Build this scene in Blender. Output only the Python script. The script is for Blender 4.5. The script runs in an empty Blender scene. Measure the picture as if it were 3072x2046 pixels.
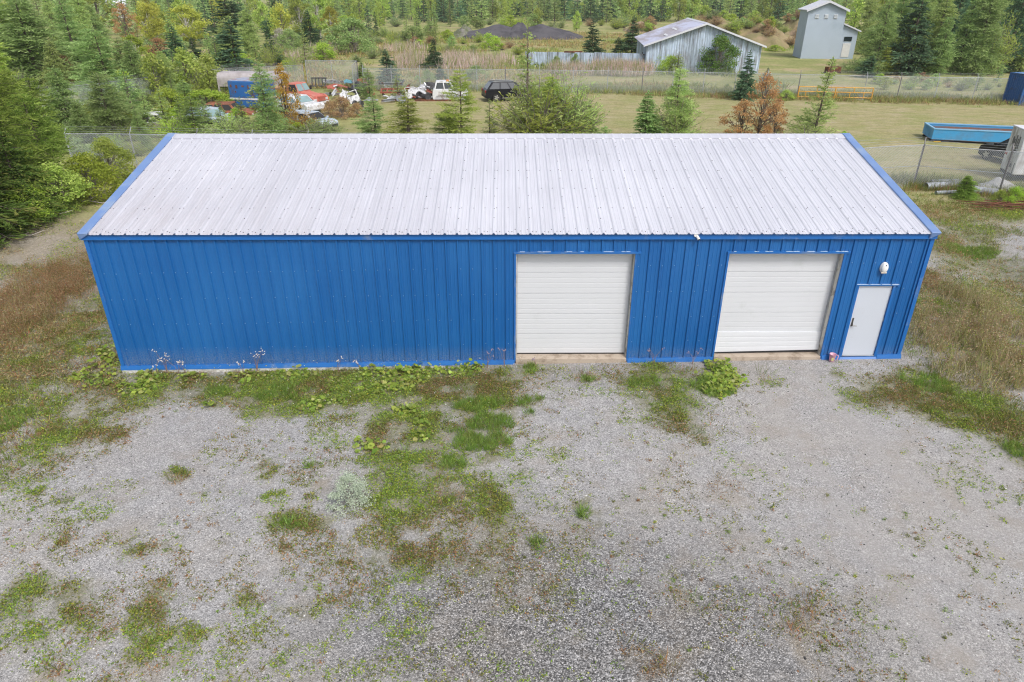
import bpy, bmesh, math, random
import numpy as np
from mathutils import Vector, Matrix
R = math.radians
SC = bpy.context.scene
COL = SC.collection
random.seed(7)
RNG = np.random.default_rng(11)

# ---------------------------------------------------------------- camera, sky, sun, exposure
CAM = np.array([10.541, -16.361, 8.941]); PITCH = 0.4745; YAW = -0.0091; ROLL = 0.0016; FPX = 2035.28
_c, _s = math.cos(YAW), math.sin(YAW)
FW = np.array([-_s*math.cos(PITCH), _c*math.cos(PITCH), -math.sin(PITCH)])
_rt = np.array([_c, _s, 0.]); _up = np.cross(_rt, FW)
RT = math.cos(ROLL)*_rt + math.sin(ROLL)*_up
UP = -math.sin(ROLL)*_rt + math.cos(ROLL)*_up
cd = bpy.data.cameras.new('camera'); cam = bpy.data.objects.new('camera', cd); COL.objects.link(cam)
m = Matrix.Identity(4)
for i in range(3):
    m[i][0], m[i][1], m[i][2], m[i][3] = RT[i], UP[i], -FW[i], CAM[i]
cam.matrix_world = m
cd.sensor_width = 36; cd.lens = FPX/3072*36; cd.clip_end = 3000; cd.clip_start = 0.1
SC.camera = cam

SUN_EL, SUN_AZ = R(52), R(150)       # azimuth clockwise from +Y (north): light comes over the camera's right shoulder
w = bpy.data.worlds.new('World'); SC.world = w; w.use_nodes = True
nt = w.node_tree; nt.nodes.clear()
sky = nt.nodes.new('ShaderNodeTexSky'); sky.sky_type = 'NISHITA'; sky.sun_disc = False
sky.sun_elevation = SUN_EL; sky.sun_rotation = SUN_AZ; sky.air_density = 1.0; sky.dust_density = 4.0; sky.ozone_density = 1.5
hs = nt.nodes.new('ShaderNodeHueSaturation'); hs.inputs['Saturation'].default_value = 0.50
bg = nt.nodes.new('ShaderNodeBackground'); bg.inputs[1].default_value = 0.135
wo = nt.nodes.new('ShaderNodeOutputWorld')
nt.links.new(sky.outputs[0], hs.inputs['Color']); nt.links.new(hs.outputs[0], bg.inputs[0]); nt.links.new(bg.outputs[0], wo.inputs[0])
sd = bpy.data.lights.new('sun', 'SUN'); sd.energy = 1.5; sd.angle = R(13); sd.color = (1.0, 0.965, 0.92)
sun = bpy.data.objects.new('sun', sd); COL.objects.link(sun)
sun.location = (0, -10, 60)
_dir = Vector((math.sin(SUN_AZ)*math.cos(SUN_EL), math.cos(SUN_AZ)*math.cos(SUN_EL), math.sin(SUN_EL)))
sun.rotation_euler = _dir.to_track_quat('Z', 'Y').to_euler()
SC.view_settings.view_transform = 'Standard'; SC.view_settings.look = 'None'
SC.view_settings.exposure = 0.46; SC.view_settings.gamma = 1.0; SC.view_settings.use_curve_mapping = False
SC.render.engine = 'CYCLES'
SC.cycles.max_bounces = 6; SC.cycles.transparent_max_bounces = 12; SC.cycles.caustics_reflective = False; SC.cycles.caustics_refractive = False
SC.cycles.use_denoising = True; SC.cycles.denoising_prefilter = 'NONE'; SC.cycles.use_adaptive_sampling = False; SC.cycles.pixel_filter_type = 'BLACKMAN_HARRIS'; SC.cycles.filter_width = 1.15

# ---------------------------------------------------------------- terrain height and photo-to-ground survey
W, DEPTH, HE, HR, YR = 21.34, 11.33, 3.586, 4.935, 5.667
def sstep(a, b, x):
    t = np.clip((x-a)/(b-a), 0, 1); return t*t*(3-2*t)
def _hash(ix, iy, s):
    n = (ix*374761393 + iy*668265263 + s*974711) & 0x7fffffff
    n = ((n ^ (n >> 13))*1274126177) & 0x7fffffff
    return ((n ^ (n >> 16)) & 0xffff)/65535.0
def vnoise(x, y, s=0):
    x = np.asarray(x, float); y = np.asarray(y, float)
    ix = np.floor(x).astype(np.int64); iy = np.floor(y).astype(np.int64)
    fx = x-ix; fy = y-iy; fx = fx*fx*(3-2*fx); fy = fy*fy*(3-2*fy)
    a = _hash(ix, iy, s); b = _hash(ix+1, iy, s); c = _hash(ix, iy+1, s); d = _hash(ix+1, iy+1, s)
    return (a*(1-fx)+b*fx)*(1-fy)+(c*(1-fx)+d*fx)*fy
def fbm(x, y, s=0, o=4):
    t = 0; a = .5
    for k in range(o):
        t = t+a*vnoise(np.asarray(x)*2**k, np.asarray(y)*2**k, s+k*17); a *= .5
    return t/(1-.5**o)
def gz(x, y):
    x = np.asarray(x, float); y = np.asarray(y, float)
    z = 0.0142*(np.clip(x, -4, W)-W)*(1-sstep(8, 15, y))
    z = z+0.55*sstep(-4, -12, x)*sstep(-2, 8, y)*(1-sstep(12, 18, y))
    z = z-0.09*(1-sstep(8.5, 10.5, x))*sstep(-6, -2, y)*(1-sstep(8, 12, y))
    amp = sstep(-1, -3, x)+sstep(22.5, 25, x)+sstep(11.4, 14, y)
    z = z+np.clip(amp, 0, 1)*(fbm(x*.35, y*.35, 3)-.5)*.16*(1-.6*sstep(20, 30, y))
    z = z-0.35*np.exp(-((x-26.5-(y+2)*.25)/1.3)**2)*sstep(-4, -1, y)*(1-sstep(7, 12, y))
    return z
KD = 3072/2354.0          # survey points were read off a 2354 px wide view of the photo
def ray(dx, dy):
    return FW+RT*((dx*KD-1536)/FPX)-UP*((dy*KD-1023)/FPX)
def G(dx, dy, z=None):
    v = ray(dx, dy)
    if z is not None:
        t = (z-CAM[2])/v[2]; return CAM+v*t
    zz = 0.
    for _ in range(4):
        t = (zz-CAM[2])/v[2]; p = CAM+v*t; zz = float(gz(p[0], p[1]))
    return np.array([p[0], p[1], zz])
def height_at(p, dx, dy):
    v = ray(dx, dy); t = (p[1]-CAM[1])/v[1]; return float((CAM+v*t)[2]-p[2])
def mpp(p):
    return float((p-CAM)@FW)*KD/FPX      # metres per survey pixel at that depth

# ---------------------------------------------------------------- object helpers
def tag(o, label=None, cat=None, group=None, kind=None):
    if label: o['label'] = label
    if cat: o['category'] = cat
    if group: o['group'] = group
    if kind: o['kind'] = kind
    return o
def thing(name, label, cat, loc=(0, 0, 0), rz=0, group=None, scale=None):
    o = bpy.data.objects.new(name, None); COL.objects.link(o); o.empty_display_size = .2
    o.location = loc; o.rotation_euler = (0, 0, rz)
    if scale is not None: o.scale = scale
    return tag(o, label, cat, group)
def link(name, me, parent=None, mats=()):
    o = bpy.data.objects.new(name, me); COL.objects.link(o)
    if parent is not None: o.parent = parent
    for mm in mats: me.materials.append(mm)
    return o
def copy_tree(o, parent=None):
    c = o.copy(); COL.objects.link(c); c.parent = parent
    for ch in list(o.children): copy_tree(ch, c)
    return c
class MB:
    """collects simple shapes and links them as one mesh"""
    def __init__(s): s.v = []; s.f = []; s.m = []
    def add(s, v, f, mi=0):
        n = len(s.v); s.v += [tuple(map(float, p)) for p in v]; s.f += [tuple(i+n for i in q) for q in f]; s.m += [mi]*len(f); return s
    def box(s, x0, x1, y0, y1, z0, z1, mi=0):
        return s.add([(x0,y0,z0),(x1,y0,z0),(x1,y1,z0),(x0,y1,z0),(x0,y0,z1),(x1,y0,z1),(x1,y1,z1),(x0,y1,z1)],
                     [(3,2,1,0),(4,5,6,7),(0,1,5,4),(1,2,6,5),(2,3,7,6),(3,0,4,7)], mi)
    def hexa(s, b, t, mi=0):       # bottom quad, top quad (both counter-clockwise from above)
        return s.add(list(b)+list(t), [(3,2,1,0),(4,5,6,7),(0,1,5,4),(1,2,6,5),(2,3,7,6),(3,0,4,7)], mi)
    def tube(s, pts, r, n=8, mi=0, cap=True):
        pts = [Vector(p) for p in pts]; rs = r if isinstance(r, (list, tuple)) else [r]*len(pts)
        V = []; F = []; a = None
        for i, p in enumerate(pts):
            d = (pts[min(i+1, len(pts)-1)]-pts[max(i-1, 0)]).normalized()
            if a is None: a = d.orthogonal().normalized()
            else: a = (a-d*a.dot(d)).normalized()
            b = d.cross(a)
            for k in range(n):
                t = 2*math.pi*k/n; V.append(p+(a*math.cos(t)+b*math.sin(t))*rs[i])
        for i in range(len(pts)-1):
            for k in range(n): F.append((i*n+k, i*n+(k+1) % n, (i+1)*n+(k+1) % n, (i+1)*n+k))
        if cap: F += [tuple(range(n-1, -1, -1)), tuple((len(pts)-1)*n+k for k in range(n))]
        return s.add(V, F, mi)
    def prism(s, prof, y0, y1, mi=0, axis='y'):   # prof: (x,z) list
        n = len(prof)
        if axis == 'y': V = [(x, y0, z) for x, z in prof]+[(x, y1, z) for x, z in prof]
        else: V = [(y0, x, z) for x, z in prof]+[(y1, x, z) for x, z in prof]
        return s.add(V, [tuple(range(n)), tuple(range(2*n-1, n-1, -1))]+[(i, i+n, (i+1) % n+n, (i+1) % n) for i in range(n)], mi)
    def lathe(s, prof, n=16, c=(0, 0, 0), axis='z', mi=0):   # prof: (r, h)
        V = []; F = []; L = len(prof)
        for r, h in prof:
            for k in range(n):
                t = 2*math.pi*k/n; a, b = r*math.cos(t), r*math.sin(t)
                V.append((c[0]+a, c[1]+b, c[2]+h) if axis == 'z' else (c[0]+a, c[1]+h, c[2]+b) if axis == 'y' else (c[0]+h, c[1]+a, c[2]+b))
        for i in range(L-1):
            for k in range(n): F.append((i*n+k, i*n+(k+1) % n, (i+1)*n+(k+1) % n, (i+1)*n+k))
        F += [tuple(range(n-1, -1, -1)), tuple((L-1)*n+k for k in range(n))]
        return s.add(V, F, mi)
    def xf(s, M):
        s.v = [tuple(M @ Vector(p)) for p in s.v]; return s
    def build(s, name, mats, parent=None, bevel=0, smooth=False, seg=2):
        me = bpy.data.meshes.new(name); me.from_pydata(s.v, [], s.f)
        for mm in (mats if isinstance(mats, (list, tuple)) else [mats]): me.materials.append(mm)
        if any(s.m): me.polygons.foreach_set('material_index', s.m)
        bm = bmesh.new(); bm.from_mesh(me); bmesh.ops.recalc_face_normals(bm, faces=bm.faces)
        if bevel:
            es = [e for e in bm.edges if len(e.link_faces) == 2 and e.calc_face_angle(0) > .5]
            bmesh.ops.bevel(bm, geom=es, offset=bevel, segments=seg, affect='EDGES', profile=.6, clamp_overlap=True)
        bm.to_mesh(me); bm.free()
        if smooth: me.polygons.foreach_set('use_smooth', [True]*len(me.polygons))
        me.update()
        return link(name, me, parent)
def np_mesh(name, V, quads, mat, attr=None, col=None, parent=None, smooth=False):
    """fast mesh: V (n,3), quads (m,k) with k verts per face; attr per face float 'lv'; col per vertex rgb"""
    me = bpy.data.meshes.new(name); V = np.asarray(V, np.float32); Q = np.asarray(quads, np.int32)
    me.vertices.add(len(V)); me.vertices.foreach_set('co', V.ravel())
    k = Q.shape[1]; me.loops.add(Q.size); me.loops.foreach_set('vertex_index', Q.ravel())
    me.polygons.add(len(Q)); me.polygons.foreach_set('loop_start', np.arange(0, Q.size, k, dtype=np.int32))
    if smooth: me.polygons.foreach_set('use_smooth', np.ones(len(Q), bool))
    me.update(calc_edges=True)
    if attr is not None:
        a = me.attributes.new('lv', 'FLOAT', 'FACE'); a.data.foreach_set('value', np.asarray(attr, np.float32))
    if col is not None:
        c = np.ones((len(V), 4), np.float32); c[:, :3] = col
        a = me.attributes.new('Col', 'FLOAT_COLOR', 'POINT'); a.data.foreach_set('color', c.ravel())
    me.materials.append(mat)
    if parent is False: return me
    return link(name, me, parent)

# ---------------------------------------------------------------- materials
def new_mat(name):
    mt = bpy.data.materials.new(name); mt.use_nodes = True; t = mt.node_tree; t.nodes.clear()
    o = t.nodes.new('ShaderNodeOutputMaterial'); return mt, t, o
class N:
    """tiny node-graph helper"""
    def __init__(s, t): s.t = t
    def n(s, typ, **kw):
        nd = s.t.nodes.new(typ)
        for k, v in kw.items():
            if k.startswith('i_'):
                key = k[2:]; key = int(key) if key.isdigit() else key
                if isinstance(v, bpy.types.NodeSocket): s.t.links.new(v, nd.inputs[key])
                else: nd.inputs[key].default_value = v
            else: setattr(nd, k, v)
        return nd
    def math(s, op, a, b=None, c=None, clamp=False):
        nd = s.t.nodes.new('ShaderNodeMath'); nd.operation = op; nd.use_clamp = clamp
        for i, v in enumerate((a, b, c)):
            if v is None: continue
            if isinstance(v, bpy.types.NodeSocket): s.t.links.new(v, nd.inputs[i])
            else: nd.inputs[i].default_value = v
        return nd.outputs[0]
    def mix(s, f, a, b, typ='MIX'):
        nd = s.t.nodes.new('ShaderNodeMix'); nd.data_type = 'RGBA'; nd.blend_type = typ
        for i, v in ((0, f), (6, a), (7, b)):
            if isinstance(v, bpy.types.NodeSocket): s.t.links.new(v, nd.inputs[i])
            else: nd.inputs[i].default_value = v if i == 0 or len(v) == 4 else (*v, 1)
        return nd.outputs[2]
    def ramp(s, f, stops, interp='LINEAR'):
        nd = s.t.nodes.new('ShaderNodeValToRGB'); s.t.links.new(f, nd.inputs[0]); cr = nd.color_ramp; cr.interpolation = interp
        while len(cr.elements) < len(stops): cr.elements.new(.5)
        for e, (p, c) in zip(cr.elements, stops):
            e.position = p; e.color = (c, c, c, 1) if isinstance(c, (int, float)) else (*c, 1)
        return nd.outputs[0]
    def noise(s, vec, scale, detail=4, rough=.55):
        nd = s.n('ShaderNodeTexNoise', i_Scale=scale, i_Detail=detail, i_Roughness=rough); s.t.links.new(vec, nd.inputs['Vector']); return nd.outputs[0]
    def scaled(s, vec, sc):
        nd = s.n('ShaderNodeMapping'); s.t.links.new(vec, nd.inputs[0]); nd.inputs['Scale'].default_value = sc; return nd.outputs[0]
_M = {}
def pm(name, c, rough=.6, metal=0., var=.18, scale=2.5, dirt=None, damt=.5, dscale=1.2, bump=0., stretch=(1, 1, 1), spec=.5, coat=0):
    """principled paint/metal/wood with noise-driven wear; dirt = second colour in blotches"""
    if name in _M: return _M[name]
    mt, t, o = new_mat(name); g = N(t)
    tc = g.n('ShaderNodeTexCoord').outputs['Object']; v = g.scaled(tc, stretch)
    n1 = g.noise(v, scale, 5)
    f = g.math('MULTIPLY_ADD', n1, 2*var, 1-var)
    colr = g.mix(1., (*c, 1), f, 'MULTIPLY')
    rgh = rough
    if dirt:
        n2 = g.noise(v, dscale, 8, .7)
        k = g.ramp(n2, [(.62-damt*.35, 0.), (.72-damt*.25, 1.)])
        colr = g.mix(k, colr, (*dirt, 1))
        rgh = g.math('MULTIPLY_ADD', k, .85-rough if rough < .85 else 0, rough)
    b = g.n('ShaderNodeBsdfPrincipled', i_Metallic=metal)
    t.links.new(colr, b.inputs['Base Color'])
    if isinstance(rgh, float): b.inputs['Roughness'].default_value = rgh
    else: t.links.new(rgh, b.inputs['Roughness'])
    b.inputs['Specular IOR Level'].default_value = spec
    if coat: b.inputs['Coat Weight'].default_value = coat; b.inputs['Coat Roughness'].default_value = .1
    if bump:
        bp = g.n('ShaderNodeBump', i_Strength=bump, i_Distance=.02); t.links.new(g.noise(v, scale*6, 4), bp.inputs['Height']); t.links.new(bp.outputs[0], b.inputs['Normal'])
    t.links.new(b.outputs[0], o.inputs[0]); _M[name] = mt; return mt
def leaf_mat(name, c1, c2, c3=None, trans=.30, gain=2.35):
    """foliage: face attribute lv picks between leaf colours, each plant shifts a little"""
    if name in _M: return _M[name]
    mt, t, o = new_mat(name); g = N(t)
    c1, c2, c3 = (tuple(q*min(gain, .58/max(c)) for q in c) if c else None for c in (c1, c2, c3)); trans = min(.5, trans+.14)
    lv = g.n('ShaderNodeAttribute', attribute_name='lv').outputs['Fac']
    rnd = g.n('ShaderNodeObjectInfo').outputs['Random']
    st = [(0., c1), (.7, c2)]+([(.97, c3)] if c3 else [])
    c = g.ramp(lv, st)
    hsv = g.n('ShaderNodeHueSaturation'); t.links.new(c, hsv.inputs['Color'])
    t.links.new(g.math('MULTIPLY_ADD', rnd, .03, .485), hsv.inputs['Hue'])
    t.links.new(g.math('MULTIPLY_ADD', rnd, .5, .78), hsv.inputs['Value'])
    d = g.n('ShaderNodeBsdfDiffuse'); tr = g.n('ShaderNodeBsdfTranslucent'); mx = g.n('ShaderNodeMixShader', i_0=trans)
    for q in (d, tr): t.links.new(hsv.outputs[0], q.inputs[0])
    t.links.new(d.outputs[0], mx.inputs[1]); t.links.new(tr.outputs[0], mx.inputs[2]); t.links.new(mx.outputs[0], o.inputs[0])
    _M[name] = mt; return mt
def col_mat(name, trans=.3):
    mt, t, o = new_mat(name); g = N(t)
    c = g.n('ShaderNodeAttribute', attribute_name='Col').outputs['Color']
    d = g.n('ShaderNodeBsdfDiffuse'); tr = g.n('ShaderNodeBsdfTranslucent'); mx = g.n('ShaderNodeMixShader', i_0=trans)
    for q in (d, tr): t.links.new(c, q.inputs[0])
    t.links.new(d.outputs[0], mx.inputs[1]); t.links.new(tr.outputs[0], mx.inputs[2]); t.links.new(mx.outputs[0], o.inputs[0]); return mt
# ---------------------------------------------------------------- ground masks from the survey
# (type, x, y, rx, ry, density) in survey pixels: m mixed low weeds, c round-leaved coltsfoot, g green grass, b dry rust weeds, t tall brown weeds
PATCH = [
 ('m',480,888,190,36,1.),('m',720,890,220,44,1.),('m',960,885,200,46,1.),('m',1120,890,90,50,.9),('m',330,885,90,45,.8),('m',560,880,240,26,.9),('m',640,925,170,18,.6),
 ('c',330,880,52,30,.9),('c',240,850,60,55,.7),('c',275,790,28,60,.5),('c',780,885,40,16,.6),('c',859,856,48,20,1.),('c',924,868,60,30,1.),('c',872,900,52,19,1.),('c',971,848,34,17,1.),
 ('c',1067,848,60,20,1.),('c',940,945,36,15,1.),('c',726,932,38,17,1.),('c',781,929,22,12,1.),('c',973,973,22,18,.9),('c',867,979,16,14,.8),('c',857,1020,42,26,.8),
 ('c',971,1005,22,18,.8),('c',480,936,24,10,1.),('c',1660,848,30,34,1.3),('c',560,868,50,16,.5),('c',680,862,50,14,.5),('c',430,872,60,14,.6),
 ('g',1106,934,58,17,1.2),('g',1132,971,62,20,1.3),('g',1101,1018,68,24,1.3),('g',1041,994,20,9,1.),('g',1031,1062,24,20,1.),('g',1067,1067,16,17,.8),('g',1166,1072,24,13,.9),
 ('g',1197,924,26,12,1.),('g',1244,919,22,8,.9),('g',1218,952,12,7,.9),('g',716,1072,20,7,.8),('g',640,905,60,22,1.),('g',500,900,40,22,.8),('g',1640,890,44,22,.9),('g',1220,845,16,14,1.),
 ('m',930,985,90,62,.8),('m',915,1070,95,52,.75),('m',950,1160,110,58,.62),('m',1130,1185,70,60,.5),('m',900,1285,140,48,.5),('m',1060,1090,120,70,.3),('m',1140,1158,28,26,1.2),
 ('b',1000,1130,24,40,.5),('b',993,1055,10,20,1.),('b',1040,1160,60,40,.3),
 ('m',674,1211,60,16,1.3),('g',674,1206,50,11,.9),('m',605,1058,18,14,1.1),('m',632,1082,16,17,1.3),('m',649,1142,18,11,1.),('b',718,1149,15,11,.9),('m',649,1266,20,16,1.1),('m',745,1215,22,18,1.2),
 ('m',561,1371,30,18,1.2),('b',609,1375,24,19,.9),('m',419,1092,22,12,1.1),('b',410,1105,22,12,1.),('m',303,1211,22,10,.8),('m',313,1262,22,20,.9),('m',128,1251,22,15,.9),
 ('m',73,1375,75,46,1.),('m',204,1390,36,30,.9),('m',383,1395,26,30,1.1),('m',365,1466,34,30,1.1),('b',365,1475,30,18,.8),('b',251,1448,22,18,1.),('b',138,1535,44,22,.9),
 ('m',262,1543,20,15,1.),('b',350,1532,28,20,.8),('m',612,1524,24,15,.9),('m',693,1404,22,15,.8),('m',182,1134,24,15,.9),('m',84,1120,28,20,.8),('m',237,1018,24,16,1.1),('m',40,1450,60,50,.5),('m',200,1470,90,60,.25),
 ('b',40,700,110,80,1.),('b',110,655,80,50,.9),('t',30,690,80,50,.5),('b',170,690,50,70,.7),('b',60,720,90,60,1.),('b',190,600,42,40,.9),('b',20,760,60,60,.8),('t',70,740,70,40,.5),('m',150,770,95,62,.9),('m',60,850,80,42,.7),('m',215,700,40,90,.8),('m',100,935,120,48,.6),('g',30,965,46,26,.9),
 ('m',150,992,90,30,.7),('m',60,1060,80,60,.4),('m',230,960,90,40,.35),('b',120,640,90,40,.35),('m',20,890,40,40,.6),
 ('m',1520,868,92,36,.9),('m',1540,920,80,36,.9),('m',1560,965,64,32,.8),('m',1600,995,44,18,.7),('b',1600,860,40,14,.4),('g',1480,880,36,18,.6),('b',1350,870,30,12,.6),('g',1350,874,18,7,.8),
 ('m',2000,905,60,28,.5),('m',2090,915,90,40,.95),('m',2190,930,110,46,1.),('m',2280,940,90,50,.9),('m',2130,870,60,36,.9),('g',2130,880,60,22,.8),('m',2330,1000,60,50,.8),('g',2340,1040,26,24,1.2),
 ('t',2190,770,110,58,1.),('t',2300,740,80,66,1.),('t',2230,860,100,45,.8),('t',2120,780,40,60,.7),('m',2140,700,60,60,.9),('b',2300,800,60,60,.8),('t',2330,850,60,60,.8),('b',2130,640,40,50,.5),
 ('m',2230,600,110,50,.7),('m',2140,550,60,60,.8),('m',2250,490,120,30,.9),('m',2180,480,90,26,.9),('g',2230,580,60,14,.8),('m',2300,620,70,40,.5),('m',2200,660,60,40,.6),('b',2130,500,50,20,.4),
 ('m',1920,860,20,14,.6),('b',1760,870,26,10,.5),('m',1780,880,30,12,.3),('g',1235,1245,18,14,.8),('g',1343,1183,15,10,1.2),('m',1250,1335,60,30,.35),('m',1100,1290,110,60,.35),('m',1300,1230,60,90,.12),
 ('b',1660,1115,40,30,.35),('b',1850,1420,40,36,.6),('b',1840,1450,24,16,.9),('b',1870,1395,30,22,.5),('m',1620,1380,26,24,.5),('b',1490,1510,30,30,.6),('b',1520,1545,40,26,.7),('b',1440,1490,22,20,.7),
 ('m',1580,1390,40,30,.4),('m',1900,1380,80,90,.10),('b',1780,1330,120,70,.06),
]
PW = []
for ty, cx, cy, rx, ry, de in PATCH:
    p = G(cx, cy); a = G(cx, cy-ry*.9); b = G(cx, min(cy+ry, 1680)); PW.append((ty, p[0], (a[1]+b[1])/2, rx*mpp(p), (a[1]-b[1])/2, de))
def patch_mask(x, y, types, k=1.15):
    """soft sum of the surveyed patches, frayed by warped noise"""
    t = np.zeros_like(x)
    wx = x+(fbm(x*.9, y*.9, 31)-.5)*1.5+(fbm(x*4, y*4, 33)-.5)*.35; wy = y+(fbm(x*.9, y*.9, 57)-.5)*1.5+(fbm(x*4, y*4, 59)-.5)*.35
    for ty, cx, cy, rx, ry, de in PW:
        if ty in types: t = 1-(1-t)*(1-np.minimum(de, 1.)*np.exp(-k*(((wx-cx)/rx)**2+((wy-cy)/ry)**2)))
    return t
def side_field(x, y):
    d = np.maximum(sstep(1.2, -4, x)*sstep(-10, -1, y), sstep(21.2, 24.5, x)*sstep(-6.5, 0, y))
    return d*(.22+.78*sstep(.34, .52, fbm(x*.5, y*.5, 71)))
def lines(segs):
    out = []
    for a, b, st in segs: out.append(np.arange(a, b, st))
    return np.concatenate(out+[[segs[-1][1]]])
GX = lines([(-900,-200,70),(-200,-60,10),(-60,-16,1.),(-16,36,.16),(36,80,.8),(80,200,10),(200,900,70)])
GY = lines([(-60,-20,5),(-20,-12,.5),(-12,15,.16),(15,60,.55),(60,150,2.5),(150,300,10),(300,1500,60)])
XX, YY = np.meshgrid(GX, GY); ZZ = gz(XX, YY)
ZZ = np.where((XX > .15) & (XX < W-.15) & (YY > .3) & (YY < DEPTH-.3), -.5, ZZ)
nx, ny = len(GX), len(GY)
x = XX.ravel(); y = YY.ravel()
near = (y < 15)
veg = np.where(near, patch_mask(x, y, 'mcg', .9)*.85, 0); dry = np.where(near, patch_mask(x, y, 'bt'), 0)
side = np.where(near, side_field(x, y), 0)
veg = np.maximum(veg, side*.75)
dirt = np.maximum(dry*.9, sstep(-4.5, -8, x)*sstep(5, 9, y)*.9)        # bare bank under the trees
lawn = sstep(11, 15, y); meadow = sstep(53, 58, y+4*(fbm(x*.1, y*.1, 5)-.5))
meadow = np.maximum(meadow, lawn*sstep(4, -6, x+3*(fbm(x*.2, y*.2, 15)-.5)))
coarse = np.exp(-(((x-11.6)/4.6)**2+((y+9)/2.7)**2)**1.5)+.5*np.exp(-(((x-13)/6.)**2+((y+.5)/.8)**2))
coarse = np.clip(coarse*1.1*sstep(.25, .55, fbm(x*.8, y*.8, 9)+.12), 0, 1)
MASK = np.stack([np.clip(veg, 0, 1), np.clip(lawn, 0, 1), np.clip(meadow, 0, 1), coarse], -1).astype(np.float32)
tw = fbm(x*.5, y*.5, 63)-.5
track = np.zeros_like(x)
for xc, k, wd in ((16.9, .10, .34), (18.5, .12, .34)):
    track = np.maximum(track, np.exp(-((x-xc-k*(-y)**1.25*.35+tw*.8)/wd)**2))
track = np.maximum(track, .75*np.exp(-(((x-19.5)/3.4)**2+((y+6)/4.5)**2)))*sstep(.25, .55, fbm(x*.9, y*.9, 67)+.08)*sstep(-.1, -1.2, y)
MASK2 = np.stack([dirt, track, dry, np.zeros_like(x)], -1).astype(np.float32)

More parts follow.
